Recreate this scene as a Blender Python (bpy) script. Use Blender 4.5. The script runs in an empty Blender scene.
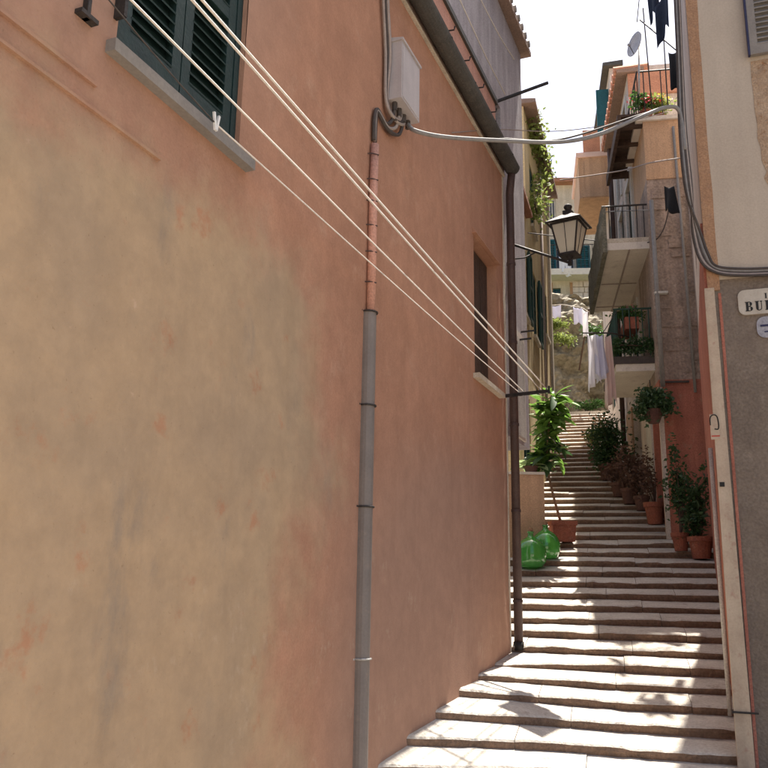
import bpy, math, random
from mathutils import Vector, Matrix, noise
random.seed(7)
# ------------------------------------------------------------------ camera, sky, sun, exposure
FPX = 841.0; PITCH = math.atan(200/FPX); ROLL = 0.0166; EYE = 1.476
scn = bpy.context.scene
COL = scn.collection
cd = bpy.data.cameras.new('camera'); cam = bpy.data.objects.new('camera', cd); COL.objects.link(cam)
cd.sensor_width = 36; cd.lens = 36*FPX/768; cd.clip_start = .05; cd.clip_end = 2000
cam.matrix_world = Matrix.Translation((0, 0, EYE)) @ Matrix.Rotation(math.pi/2+PITCH, 4, 'X') @ Matrix.Rotation(ROLL, 4, 'Z')
scn.camera = cam
SUN_AZ, SUN_EL = 26.6, 69.0
w = bpy.data.worlds.new('World'); scn.world = w; w.use_nodes = True
nt = w.node_tree; bg = nt.nodes['Background']
sk = nt.nodes.new('ShaderNodeTexSky'); sk.sky_type = 'NISHITA'; sk.sun_disc = False
sk.sun_elevation = math.radians(SUN_EL); sk.sun_rotation = math.radians(SUN_AZ)
sk.air_density = 1.0; sk.dust_density = 5.0; sk.ozone_density = 1.0
nt.links.new(sk.outputs[0], bg.inputs[0]); bg.inputs[1].default_value = 0.095
sd = bpy.data.lights.new('sun', 'SUN'); sun = bpy.data.objects.new('sun', sd); COL.objects.link(sun)
sd.energy = 5.0; sd.angle = math.radians(.5); sd.color = (1, .94, .85)
_a, _e = math.radians(SUN_AZ), math.radians(SUN_EL)
sundir = Vector((math.sin(_a)*math.cos(_e), math.cos(_a)*math.cos(_e), math.sin(_e)))
sun.rotation_euler = sundir.to_track_quat('Z', 'Y').to_euler(); sun.location = sundir*40
scn.view_settings.view_transform = 'Standard'; scn.view_settings.look = 'None'
scn.view_settings.exposure = 1.58; scn.view_settings.gamma = 1

# ------------------------------------------------------------------ pixel -> place helpers
cp, sp = math.cos(PITCH), math.sin(PITCH)
def ray(x, y):
    a, b = (x-384)/FPX, (384-y)/FPX
    c, s = math.cos(ROLL), math.sin(ROLL)
    a, b = a*c-b*s, a*s+b*c
    return Vector((a, cp-b*sp, sp+b*cp))
def at_y(x, y, D):
    r = ray(x, y); return r*(D/r.y)+Vector((0, 0, EYE))
class Face:
    """vertical plane through p, running along azimuth az (degrees from +Y to +X); out = side * right-hand normal"""
    def __init__(s, p, az, side):
        s.p = Vector((p[0], p[1], 0)); a = math.radians(az)
        s.d = Vector((math.sin(a), math.cos(a), 0)); s.n = Vector((s.d.y, -s.d.x, 0))*side
    def pt(s, u, z, o=0):
        v = s.p+s.d*u+s.n*o; return Vector((v.x, v.y, z))
    def px(s, x, y, o=0):
        r = ray(x, y); q = s.p+s.n*o
        k = q.dot(s.n)/r.dot(s.n); v = r*k
        return (v-q).dot(s.d), EYE+v.z
AX = math.radians(15); S0, DS, RISE = 7.707, .3535, .142
def sq(s, q, z):   # stair coordinates: s up the alley, q to the right
    return Vector((s*math.sin(AX)+q*math.cos(AX), s*math.cos(AX)-q*math.sin(AX), z))
def stair_z(X, Y):
    s = X*math.sin(AX)+Y*math.cos(AX)
    i = math.floor((s-S0)/DS); f = (s-S0)/DS-i
    return max(-.43, RISE*i+.055*f)

# ------------------------------------------------------------------ materials
MATS = {}
def nodes(m): return m.node_tree.nodes, m.node_tree.links
def mat(name, c1, c2=None, c3=None, scale=2.0, rough=.85, bump=.3, bscale=60, metal=0, spec=.3, streak=0, fine=.25, coords='world', trans=0):
    m = bpy.data.materials.new(name); m.use_nodes = True
    N, L = nodes(m); b = N['Principled BSDF']
    c2 = c2 or tuple(v*.8 for v in c1)
    geo = N.new('ShaderNodeNewGeometry') if coords == 'world' else N.new('ShaderNodeTexCoord')
    P = geo.outputs['Position'] if coords == 'world' else geo.outputs['Object']
    n1 = N.new('ShaderNodeTexNoise'); n1.inputs['Scale'].default_value = scale; n1.inputs['Detail'].default_value = 7; n1.inputs['Roughness'].default_value = .62
    L.new(P, n1.inputs['Vector'])
    r = N.new('ShaderNodeValToRGB'); r.color_ramp.elements[0].position = .36; r.color_ramp.elements[1].position = .66
    r.color_ramp.elements[0].color = (*c1, 1); r.color_ramp.elements[1].color = (*c2, 1)
    L.new(n1.outputs[0], r.inputs[0]); out = r.outputs[0]
    if c3:
        n3 = N.new('ShaderNodeTexNoise'); n3.inputs['Scale'].default_value = scale*2.7; n3.inputs['Detail'].default_value = 8; n3.inputs['Roughness'].default_value = .7
        mp = N.new('ShaderNodeMapping'); mp.inputs['Location'].default_value = (13, 5, 7); L.new(P, mp.inputs[0]); L.new(mp.outputs[0], n3.inputs['Vector'])
        rr = N.new('ShaderNodeValToRGB'); rr.color_ramp.elements[0].position = .56; rr.color_ramp.elements[1].position = .70
        L.new(n3.outputs[0], rr.inputs[0])
        mx = N.new('ShaderNodeMixRGB'); mx.inputs[2].default_value = (*c3, 1); L.new(rr.outputs[0], mx.inputs[0]); L.new(out, mx.inputs[1]); out = mx.outputs[0]
    if streak:
        mp = N.new('ShaderNodeMapping'); mp.inputs['Scale'].default_value = (5, 5, .35); L.new(P, mp.inputs[0])
        ns = N.new('ShaderNodeTexNoise'); ns.inputs['Scale'].default_value = 1.6; ns.inputs['Detail'].default_value = 6; L.new(mp.outputs[0], ns.inputs['Vector'])
        rr = N.new('ShaderNodeValToRGB'); rr.color_ramp.elements[0].position = .38; rr.color_ramp.elements[1].position = .7
        v = 1-streak; rr.color_ramp.elements[0].color = (v, v, v, 1); rr.color_ramp.elements[1].color = (1, 1, 1, 1); L.new(ns.outputs[0], rr.inputs[0])
        mx = N.new('ShaderNodeMixRGB'); mx.blend_type = 'MULTIPLY'; mx.inputs[0].default_value = 1; L.new(out, mx.inputs[1]); L.new(rr.outputs[0], mx.inputs[2]); out = mx.outputs[0]
    nf = N.new('ShaderNodeTexNoise'); nf.inputs['Scale'].default_value = bscale; nf.inputs['Detail'].default_value = 5; L.new(P, nf.inputs['Vector'])
    if fine:
        rr = N.new('ShaderNodeValToRGB'); v = 1-fine; rr.color_ramp.elements[0].color = (v, v, v, 1); rr.color_ramp.elements[1].color = (1+fine*.5,)*3+(1,)
        rr.color_ramp.elements[0].position = .3; rr.color_ramp.elements[1].position = .7; L.new(nf.outputs[0], rr.inputs[0])
        mx = N.new('ShaderNodeMixRGB'); mx.blend_type = 'MULTIPLY'; mx.inputs[0].default_value = 1; L.new(out, mx.inputs[1]); L.new(rr.outputs[0], mx.inputs[2]); out = mx.outputs[0]
    L.new(out, b.inputs['Base Color'])
    b.inputs['Roughness'].default_value = rough; b.inputs['Metallic'].default_value = metal; b.inputs['Specular IOR Level'].default_value = spec
    if bump:
        add = N.new('ShaderNodeMath'); add.operation = 'ADD'; ml = N.new('ShaderNodeMath'); ml.operation = 'MULTIPLY'; ml.inputs[1].default_value = 3
        L.new(n1.outputs[0], ml.inputs[0]); L.new(ml.outputs[0], add.inputs[0]); L.new(nf.outputs[0], add.inputs[1])
        bp = N.new('ShaderNodeBump'); bp.inputs['Strength'].default_value = bump; bp.inputs['Distance'].default_value = .02
        L.new(add.outputs[0], bp.inputs['Height']); L.new(bp.outputs[0], b.inputs['Normal'])
    if trans:   # thin leaf or cloth: some light passes through
        t = N.new('ShaderNodeBsdfTranslucent'); L.new(out, t.inputs[0]); ms = N.new('ShaderNodeMixShader'); ms.inputs[0].default_value = trans
        L.new(b.outputs[0], ms.inputs[1]); L.new(t.outputs[0], ms.inputs[2]); L.new(ms.outputs[0], N['Material Output'].inputs[0])
    MATS[name] = m; return m

def stucco_main():
    """terracotta wash worn back to ochre plaster over the lower near part of the wall"""
    m = mat('terracotta_stucco', (.455, .240, .152), (.395, .204, .128), (.47, .268, .176), scale=1.1, bump=.22, bscale=70, streak=.05, fine=.10)
    N, L = nodes(m); b = N['Principled BSDF']; src = b.inputs['Base Color'].links[0].from_socket
    geo = N.new('ShaderNodeNewGeometry')
    def noise_(sc, det, loc=(0, 0, 0), mscale=(1, 1, 1)):
        mp = N.new('ShaderNodeMapping'); mp.inputs['Location'].default_value = loc; mp.inputs['Scale'].default_value = mscale
        n = N.new('ShaderNodeTexNoise'); n.inputs['Scale'].default_value = sc; n.inputs['Detail'].default_value = det; n.inputs['Roughness'].default_value = .65
        L.new(geo.outputs['Position'], mp.inputs[0]); L.new(mp.outputs[0], n.inputs['Vector']); return n.outputs[0]
    def math_(op, a, c):
        k = N.new('ShaderNodeMath'); k.operation = op
        for i, v in enumerate((a, c)):
            if isinstance(v, (int, float)): k.inputs[i].default_value = v
            else: L.new(v, k.inputs[i])
        return k.outputs[0]
    def ramp(v, p0, p1, c0=(0, 0, 0, 1), c1=(1, 1, 1, 1)):
        r = N.new('ShaderNodeValToRGB'); r.color_ramp.interpolation = 'EASE'
        r.color_ramp.elements[0].position = p0; r.color_ramp.elements[1].position = p1
        r.color_ramp.elements[0].color = c0; r.color_ramp.elements[1].color = c1; L.new(v, r.inputs[0]); return r.outputs[0]
    def mixc(f, a, c, blend='MIX'):
        x = N.new('ShaderNodeMixRGB'); x.blend_type = blend
        for i, v in ((0, f), (1, a), (2, c)):
            if isinstance(v, tuple): x.inputs[i].default_value = (*v, 1)
            elif isinstance(v, float): x.inputs[i].default_value = v
            else: L.new(v, x.inputs[i])
        return x.outputs[0]
    sx = N.new('ShaderNodeSeparateXYZ'); L.new(geo.outputs['Position'], sx.inputs[0])
    # distance along the wall (metres before the downpipe) and height
    big = noise_(.75, 6, (3, 1, 4)); mid = noise_(2.3, 8, (7, 2, 0))
    u = math_('MULTIPLY', math_('SUBTRACT', 5.62, sx.outputs['Y']), .9)
    u = math_('ADD', u, math_('MULTIPLY', math_('SUBTRACT', big, .5), 2.6))
    mu = ramp(u, 0, .75)
    hz = math_('ADD', math_('SUBTRACT', 3.62, sx.outputs['Z']), math_('MULTIPLY', math_('SUBTRACT', mid, .5), 1.1))
    mz = ramp(hz, 0, .55)
    lo = math_('ADD', math_('SUBTRACT', sx.outputs['Z'], .15), math_('ADD', math_('MULTIPLY', math_('SUBTRACT', 5.0, sx.outputs['Y']), .55), math_('MULTIPLY', math_('SUBTRACT', big, .5), 2.0)))
    ml_ = ramp(lo, 0, .8)
    mask = math_('MULTIPLY', math_('MULTIPLY', mu, mz), math_('ADD', math_('MULTIPLY', ml_, .85), .1))
    ochre = ramp(noise_(1.3, 9, (1, 8, 2)), .34, .68, (.45, .315, .19, 1), (.375, .272, .175, 1))
    ochre = mixc(ramp(noise_(3.4, 9, (5, 5, 9)), .58, .70), ochre, (.42, .225, .13))
    ochre = mixc(ramp(noise_(2.1, 8, (2, 9, 1), (1, 1, .45)), .56, .72), ochre, (.30, .235, .17))
    ochre = mixc(ramp(noise_(9, 8, (4, 4, 4)), .68, .78), ochre, (.25, .17, .11))
    ochre = mixc(ramp(noise_(14, 6, (14, 2, 4)), .66, .76), ochre, (.48, .34, .23))
    # mauve paint high by the window, deepened to colour in the wall-top shade
    up = ramp(math_('MULTIPLY', math_('SUBTRACT', sx.outputs['Z'], 3.0), math_('MULTIPLY', math_('SUBTRACT', 5.0, sx.outputs['Y']), .5)), .0, .9)
    terr = mixc(math_('MULTIPLY', up, .85), src, (.345, .21, .15))
    stain = ramp(noise_(1.2, 7, (9, 9, 3), (2.6, 2.6, .22)), .50, .78, (1, 1, 1, 1), (.90, .89, .88, 1))
    c = mixc(mask, terr, ochre); c = mixc(1.0, c, stain, 'MULTIPLY')
    mott = ramp(noise_(5.5, 7, (2, 6, 3)), .3, .7, (.91, .91, .915, 1), (1.05, 1.05, 1.05, 1)); c = mixc(1.0, c, mott, 'MULTIPLY')
    mott = ramp(noise_(17, 6, (6, 1, 3)), .3, .7, (.97, .97, .97, 1), (1.025, 1.025, 1.025, 1)); c = mixc(1.0, c, mott, 'MULTIPLY')
    sc = ramp(noise_(2.6, 10, (21, 3, 8), (1, 1, 1.6)), .55, .66); sc2 = ramp(noise_(24, 5, (2, 2, 2), (1, 1, .5)), .45, .65)
    lowm = ramp(math_('SUBTRACT', 2.2, sx.outputs['Z']), 0, 1.2); c = mixc(math_('MULTIPLY', math_('MULTIPLY', sc, sc2), math_('MULTIPLY', lowm, .35)), c, (.52, .40, .29))
    pores = ramp(noise_(46, 3, (0, 3, 0)), .66, .74, (1, 1, 1, 1), (.80, .78, .76, 1)); c = mixc(1.0, c, pores, 'MULTIPLY')
    L.new(c, b.inputs['Base Color']); b.inputs['Roughness'].default_value = .93; b.inputs['Specular IOR Level'].default_value = .15
stucco_main()
mat('pink_stucco', (.60, .32, .24), (.53, .275, .20), scale=2, streak=.2)
mat('grey_mauve_stucco', (.47, .43, .45), (.38, .345, .36), (.52, .49, .51), scale=1.4, streak=.25, bump=.3)
mat('yellow_stucco', (.80, .64, .36), (.74, .56, .30), (.78, .68, .5), scale=1.6, streak=.2)
mat('pale_cream_stucco', (.62, .54, .42), (.52, .44, .34), (.66, .60, .5), scale=1.6, streak=.2)
mat('beige_stucco', (.50, .42, .33), (.46, .38, .295), scale=1.2, bump=.12, streak=.08, fine=.08)
mat('grey_render', (.225, .178, .138), (.175, .137, .106), (.26, .21, .165), scale=2.5, bump=.55, bscale=45, fine=.22)
mat('brown_rubble', (.44, .335, .27), (.33, .25, .20), (.52, .42, .34), scale=3.2, bump=.9, bscale=26, streak=.3, fine=.3)
mat('red_stucco', (.50, .185, .125), (.42, .15, .10), (.46, .25, .17), scale=2.4, bump=.4, streak=.25)
mat('orange_plaster', (.43, .25, .14), (.35, .20, .115), (.33, .22, .15), scale=5, bump=.5)
mat('peeled_plaster', (.50, .36, .24), (.36, .24, .15), (.30, .16, .08), scale=7, bump=.8)
mat('tan_panel', (.58, .38, .24), (.52, .33, .20), scale=1.4, streak=.2, bump=.15)
mat('rosy_stucco', (.68, .58, .50), (.60, .50, .43), (.72, .64, .57), scale=1.8, streak=.25)
mat('slab_concrete', (.64, .58, .50), (.56, .50, .43), (.46, .40, .35), scale=2.2, bump=.2, fine=.1)
mat('mossy_render', (.19, .175, .13), (.12, .12, .085), (.27, .23, .18), scale=6, bump=.9, bscale=30, fine=.4)
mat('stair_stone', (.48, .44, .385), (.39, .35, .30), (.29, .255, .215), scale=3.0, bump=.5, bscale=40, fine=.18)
mat('riser_shade_stone', (.235, .145, .095), (.16, .105, .072), (.28, .17, .11), scale=5.0, bump=.8, bscale=35, fine=.25)  # stair stone again, with riser shade and warm bounce put into its colour
mat('pavement', (.36, .32, .27), (.28, .25, .21), scale=2, bump=.4)
mat('sill_stone', (.25, .225, .20), (.205, .185, .165), scale=5, bump=.15, fine=.1)
mat('marble', (.52, .47, .39), (.44, .385, .31), (.37, .29, .215), scale=9, bump=.1, rough=.5, fine=.06)
mat('letter_black', (.02, .018, .016), bump=0, fine=0, rough=.6)
mat('grey_plate', (.37, .36, .38), (.30, .29, .32), scale=12, bump=.1, rough=.5)
mat('shutter_green', (.014, .035, .032), (.010, .026, .025), scale=9, rough=.55, bump=.15, spec=.4, fine=.15)
mat('teal_paint', (.012, .085, .10), (.010, .065, .08), scale=9, rough=.5, bump=.1)
mat('deep_green_paint', (.018, .06, .045), (.014, .045, .035), scale=9, rough=.5, bump=.1)
mat('navy_paint', (.035, .035, .09), (.03, .03, .06), scale=9, rough=.6, bump=.1)
mat('dark_void', (.012, .011, .012), bump=0, fine=0)
mat('grey_metal', (.225, .188, .162), (.185, .155, .135), (.25, .20, .165), scale=4, rough=.6, bump=.1, spec=.4, streak=.15, fine=.08)
mat('gutter_metal', (.085, .08, .07), (.062, .059, .053), (.12, .105, .088), scale=6, rough=.6, bump=.2, streak=.1)
mat('brown_metal', (.085, .05, .042), (.06, .036, .032), scale=5, rough=.55, bump=.2)
mat('iron', (.035, .033, .032), (.055, .045, .04), scale=14, rough=.6, bump=.2, metal=.3)
mat('galvanised', (.45, .44, .42), (.36, .35, .34), scale=20, rough=.45, metal=.5, bump=.1)
mat('box_plastic', (.47, .42, .41), (.42, .375, .37), scale=3, rough=.55, bump=.04, fine=.05, streak=.12)
mat('cream_duct', (.56, .45, .33), (.48, .37, .27), (.44, .27, .2), scale=5, rough=.7, bump=.1, streak=.2, fine=.08)
mat('cable_grey', (.24, .225, .21), (.19, .18, .17), scale=20, rough=.6, bump=0, fine=.1)
mat('cable_dark', (.075, .06, .052), (.055, .045, .04), scale=20, rough=.7, bump=0, fine=.1)
mat('cable_pale', (.34, .28, .24), (.28, .22, .19), scale=20, rough=.7, bump=0, fine=.1)
mat('rope_white', (.72, .67, .60), (.62, .56, .5), scale=50, rough=.8, bump=0, fine=.1)
mat('white_plastic', (.8, .8, .78), scale=20, rough=.4, bump=0, fine=.05)
mat('white_paint', (.62, .59, .53), (.54, .5, .45), scale=6, rough=.6, bump=.1, streak=.15)
mat('terracotta_pot', (.29, .095, .055), (.22, .072, .045), (.36, .18, .12), scale=8, rough=.8, bump=.2)
mat('old_clay', (.13, .065, .05), (.095, .05, .04), scale=8, rough=.85, bump=.3)
mat('soil', (.05, .035, .025), scale=30, bump=.8)
mat('wood_dark', (.10, .06, .04), (.07, .042, .03), scale=12, rough=.75, bump=.4, streak=.3)
mat('wood_warm', (.33, .20, .12), (.26, .15, .09), scale=12, rough=.75, bump=.3, streak=.3)
mat('roof_tile', (.36, .165, .10), (.27, .125, .08), (.22, .15, .12), scale=6, bump=.5)
mat('roof_underside', (.32, .22, .17), (.25, .17, .13), scale=5, bump=.3)
mat('orange_tile', (.55, .27, .17), (.46, .22, .14), scale=6, bump=.4)
mat('linen_white', (.92, .91, .92), (.88, .87, .90), scale=4, rough=.9, bump=.1, fine=.03, trans=.5)
mat('linen_lilac', (.76, .76, .86), (.70, .70, .82), scale=4, rough=.9, bump=.1, fine=.03, trans=.3)
mat('linen_pink', (.78, .62, .56), (.72, .56, .5), scale=4, rough=.9, bump=.1, fine=.03, trans=.3)
mat('denim_navy', (.02, .03, .055), (.014, .02, .04), scale=9, rough=.9, bump=.2, trans=.1)
mat('black_cloth', (.012, .011, .012), scale=9, rough=.9, bump=.1)
mat('leaf_sunlit', (.17, .30, .05), (.08, .17, .03), (.28, .38, .11), scale=16, rough=.45, bump=0, fine=.15, spec=.5, trans=.45)
mat('leaf_dark', (.045, .10, .03), (.028, .07, .022), (.08, .14, .045), scale=22, rough=.5, bump=0, fine=.2, spec=.5, trans=.3)
mat('leaf_mid', (.07, .15, .03), (.045, .10, .025), (.12, .20, .05), scale=22, rough=.5, bump=0, fine=.2, spec=.4, trans=.4)
mat('leaf_yellow', (.26, .30, .08), (.16, .22, .05), (.36, .35, .14), scale=22, rough=.5, bump=0, fine=.15, trans=.45)
mat('leaf_pale', (.35, .45, .22), (.26, .36, .14), (.52, .56, .36), scale=9, rough=.45, bump=0, fine=.1, trans=.4)
mat('leaf_dry', (.15, .085, .06), (.10, .055, .045), (.17, .12, .06), scale=22, rough=.7, bump=0, fine=.2, trans=.2)
mat('flower_red', (.55, .05, .05), (.45, .04, .06), scale=20, rough=.6, bump=0, trans=.3)
mat('flower_pink', (.65, .25, .28), (.5, .16, .2), scale=20, rough=.6, bump=0, trans=.3)
mat('flower_yellow', (.75, .55, .08), (.65, .42, .06), scale=20, rough=.6, bump=0, trans=.3)
mat('rock', (.27, .235, .165), (.19, .165, .115), (.13, .125, .08), scale=1.6, bump=1.0, bscale=9, fine=.4)
mat('grass_hill', (.13, .15, .06), (.09, .11, .045), (.18, .17, .09), scale=.5, bump=.6, bscale=6)
mat('dish_grey', (.38, .38, .41), (.32, .32, .35), scale=8, rough=.55, bump=.1)
mat('red_print', (.5, .07, .05), bump=0, fine=0)
def glass_mats():
    m = bpy.data.materials.new('lantern_glass'); m.use_nodes = True; N, L = nodes(m); b = N['Principled BSDF']
    b.inputs['Base Color'].default_value = (.95, .91, .80, 1); b.inputs['Roughness'].default_value = .25
    tr = N.new('ShaderNodeBsdfTransparent'); tr.inputs[0].default_value = (.95, .93, .86, 1)
    tl = N.new('ShaderNodeBsdfTranslucent'); tl.inputs[0].default_value = (.85, .80, .66, 1)
    tl.inputs[0].default_value = (.96, .92, .80, 1)
    a = N.new('ShaderNodeMixShader'); a.inputs[0].default_value = .5; L.new(b.outputs[0], a.inputs[1]); L.new(tl.outputs[0], a.inputs[2])
    c = N.new('ShaderNodeMixShader'); c.inputs[0].default_value = .32; L.new(a.outputs[0], c.inputs[1]); L.new(tr.outputs[0], c.inputs[2])
    L.new(c.outputs[0], N['Material Output'].inputs[0]); MATS['lantern_glass'] = m
    m = bpy.data.materials.new('green_glass'); m.use_nodes = True; N, L = nodes(m); b = N['Principled BSDF']
    b.inputs['Base Color'].default_value = (.10, .52, .13, 1); b.inputs['Roughness'].default_value = .06
    b.inputs['Transmission Weight'].default_value = .45; b.inputs['IOR'].default_value = 1.45; b.inputs['Coat Weight'].default_value = 1; b.inputs['Coat Roughness'].default_value = .03
    nz = N.new('ShaderNodeTexNoise'); nz.inputs['Scale'].default_value = 7; r = N.new('ShaderNodeValToRGB')
    r.color_ramp.elements[0].color = (.05, .36, .05, 1); r.color_ramp.elements[1].color = (.16, .60, .13, 1); L.new(nz.outputs[0], r.inputs[0]); L.new(r.outputs[0], b.inputs['Base Color'])
    tl = N.new('ShaderNodeBsdfTranslucent'); L.new(r.outputs[0], tl.inputs[0]); ms = N.new('ShaderNodeMixShader'); ms.inputs[0].default_value = .22
    L.new(b.outputs[0], ms.inputs[1]); L.new(tl.outputs[0], ms.inputs[2]); L.new(ms.outputs[0], N['Material Output'].inputs[0]); MATS['green_glass'] = m
    m = bpy.data.materials.new('window_glass'); m.use_nodes = True; N, L = nodes(m); b = N['Principled BSDF']
    nz = N.new('ShaderNodeTexNoise'); nz.inputs['Scale'].default_value = 2; r = N.new('ShaderNodeValToRGB')
    r.color_ramp.elements[0].color = (.01, .012, .015, 1); r.color_ramp.elements[1].color = (.03, .032, .035, 1); L.new(nz.outputs[0], r.inputs[0]); L.new(r.outputs[0], b.inputs['Base Color'])
    b.inputs['Roughness'].default_value = .06; MATS['window_glass'] = m
glass_mats()

# ------------------------------------------------------------------ mesh builder
WLOC = {}
class MB:
    def __init__(s): s.v = []; s.f = []; s.mi = []
    def add(s, vs, fs, mi=0):
        k = len(s.v); s.v += [Vector(p) for p in vs]; s.f += [tuple(i+k for i in f) for f in fs]; s.mi += [mi]*len(fs); return s
    def hexa(s, p, mi=0):  # bottom ring 0-3, top ring 4-7
        return s.add(p, [(3, 2, 1, 0), (4, 5, 6, 7), (0, 1, 5, 4), (1, 2, 6, 5), (2, 3, 7, 6), (3, 0, 4, 7)], mi)
    def fbox(s, F, u0, u1, z0, z1, o0, o1, mi=0):
        return s.hexa([F.pt(u0, z0, o0), F.pt(u1, z0, o0), F.pt(u1, z0, o1), F.pt(u0, z0, o1), F.pt(u0, z1, o0), F.pt(u1, z1, o0), F.pt(u1, z1, o1), F.pt(u0, z1, o1)], mi)
    def bar(s, a, b, w, h=None, mi=0):
        a, b = Vector(a), Vector(b); h = h or w; t = (b-a).normalized()
        x = t.cross(Vector((0, 0, 1)));
        if x.length < 1e-3: x = Vector((1, 0, 0))
        x.normalize(); y = x.cross(t).normalized(); x = x*w/2; y = y*h/2
        return s.hexa([a-x-y, a+x-y, a+x+y, a-x+y, b-x-y, b+x-y, b+x+y, b-x+y], mi)
    def tube(s, path, r, n=8, cap=True, mi=0):
        path = [Vector(p) for p in path]; k = len(s.v); m = len(path); rs = r if isinstance(r, (list, tuple)) else [r]*m
        up = None
        for i, p in enumerate(path):
            t = (path[min(i+1, m-1)]-path[max(i-1, 0)]).normalized()
            if up is None: up = t.cross(Vector((.31, .2, .93))).normalized()
            x = (up-t*up.dot(t)).normalized(); up = x; y = t.cross(x)
            for j in range(n):
                a = 2*math.pi*j/n; s.v.append(p+(x*math.cos(a)+y*math.sin(a))*rs[i])
        for i in range(m-1):
            for j in range(n):
                s.f.append((k+i*n+j, k+i*n+(j+1) % n, k+(i+1)*n+(j+1) % n, k+(i+1)*n+j)); s.mi.append(mi)
        if cap:
            s.f.append(tuple(k+j for j in range(n))[::-1]); s.mi.append(mi)
            s.f.append(tuple(k+(m-1)*n+j for j in range(n))); s.mi.append(mi)
        return s
    def lathe(s, c, prof, n=20, mi=0):  # prof (r,z)
        k = len(s.v); c = Vector(c)
        for r, z in prof:
            for j in range(n):
                a = 2*math.pi*j/n; s.v.append(c+Vector((r*math.cos(a), r*math.sin(a), z)))
        for i in range(len(prof)-1):
            for j in range(n):
                s.f.append((k+i*n+j, k+i*n+(j+1) % n, k+(i+1)*n+(j+1) % n, k+(i+1)*n+j)); s.mi.append(mi)
        s.f.append(tuple(k+j for j in range(n))[::-1]); s.mi.append(mi)
        s.f.append(tuple(k+(len(prof)-1)*n+j for j in range(n))); s.mi.append(mi)
        return s
    def build(s, name, mats, parent=None, smooth=False, **tags):
        xs = [v.x for v in s.v]; ys = [v.y for v in s.v]; zs = [v.z for v in s.v]
        L = Vector(((min(xs)+max(xs))/2, (min(ys)+max(ys))/2, min(zs)))
        me = bpy.data.meshes.new(name); me.from_pydata([v-L for v in s.v], [], s.f)
        for mm in ([mats] if isinstance(mats, str) else mats): me.materials.append(MATS[mm])
        me.polygons.foreach_set('material_index', s.mi)
        if smooth: me.polygons.foreach_set('use_smooth', [True]*len(me.polygons))
        me.update()
        o = bpy.data.objects.new(name, me); COL.objects.link(o)
        return place(o, L, parent, **tags)
def place(o, L, parent=None, **tags):
    L = Vector(L)
    if parent is not None: o.parent = parent; o.location = L-WLOC[parent.name]
    else: o.location = L
    WLOC[o.name] = L
    for k, v in tags.items():
        if v is not None: o[k] = v
    return o
def thing(name, loc, label=None, category=None, group=None, kind=None):
    o = bpy.data.objects.new(name, None); COL.objects.link(o); o.empty_display_size = .2
    return place(o, loc, None, label=label, category=category, group=group, kind=kind)
def copy_part(o, L, parent, rot=None, scale=None):
    c = o.copy(); COL.objects.link(c); place(c, L, parent)
    if rot is not None: c.rotation_euler = rot
    if scale is not None: c.scale = scale
    return c
def crom(pts, n=8):
    pts = [Vector(p) for p in pts]; P = [pts[0]*2-pts[1]]+pts+[pts[-1]*2-pts[-2]]; out = []
    for i in range(1, len(P)-2):
        for k in range(n):
            t = k/n; a, b, c, d = P[i-1], P[i], P[i+1], P[i+2]
            out.append(.5*((2*b)+(c-a)*t+(2*a-5*b+4*c-d)*t*t+(3*b-a-3*c+d)*t**3))
    return out+[pts[-1]]

def wall_mesh(F, u0, u1, z0, z1, depth, holes=(), reveal=.2, bow=0.0, seg=None):
    """closed body of a house: front with window recesses, sides, back, top"""
    b = MB(); us = sorted({u0, u1, *[h[0] for h in holes], *[h[1] for h in holes]}); zs = sorted({z0, z1, *[h[2] for h in holes], *[h[3] for h in holes]})
    if seg:
        us = sorted({*us, *[u0+(u1-u0)*k/seg for k in range(seg)]}); zs = sorted({*zs, *[z0+(z1-z0)*k/(seg//2) for k in range(seg//2)]})
    def P(u, z, o=0):
        w = bow*noise.noise(Vector((u*.7, z*.7, 3.1))) if o == 0 and bow else 0
        return F.pt(u, z, o+w)
    for i in range(len(us)-1):
        for j in range(len(zs)-1):
            a, c, d, e = us[i], us[i+1], zs[j], zs[j+1]; mu, mz = (a+c)/2, (d+e)/2
            if any(h[0] < mu < h[1] and h[2] < mz < h[3] for h in holes): continue
            b.add([P(a, d), P(c, d), P(c, e), P(a, e)], [(0, 1, 2, 3)])
    for h in holes:
        a, c, d, e = h[:4]; r = -(h[4] if len(h) > 4 else reveal)
        fr = [F.pt(a, d), F.pt(c, d), F.pt(c, e), F.pt(a, e)]; bk = [F.pt(a, d, r), F.pt(c, d, r), F.pt(c, e, r), F.pt(a, e, r)]
        b.add(fr+bk, [(0, 4, 5, 1), (1, 5, 6, 2), (2, 6, 7, 3), (3, 7, 4, 0), (4, 5, 6, 7)])
    q = [F.pt(u0, z0), F.pt(u1, z0), F.pt(u1, z1), F.pt(u0, z1), F.pt(u0, z0, -depth), F.pt(u1, z0, -depth), F.pt(u1, z1, -depth), F.pt(u0, z1, -depth)]
    b.add(q, [(5, 4, 7, 6), (0, 4, 5, 1)[::-1], (3, 2, 6, 7), (0, 3, 7, 4), (1, 5, 6, 2)])
    return b
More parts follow.
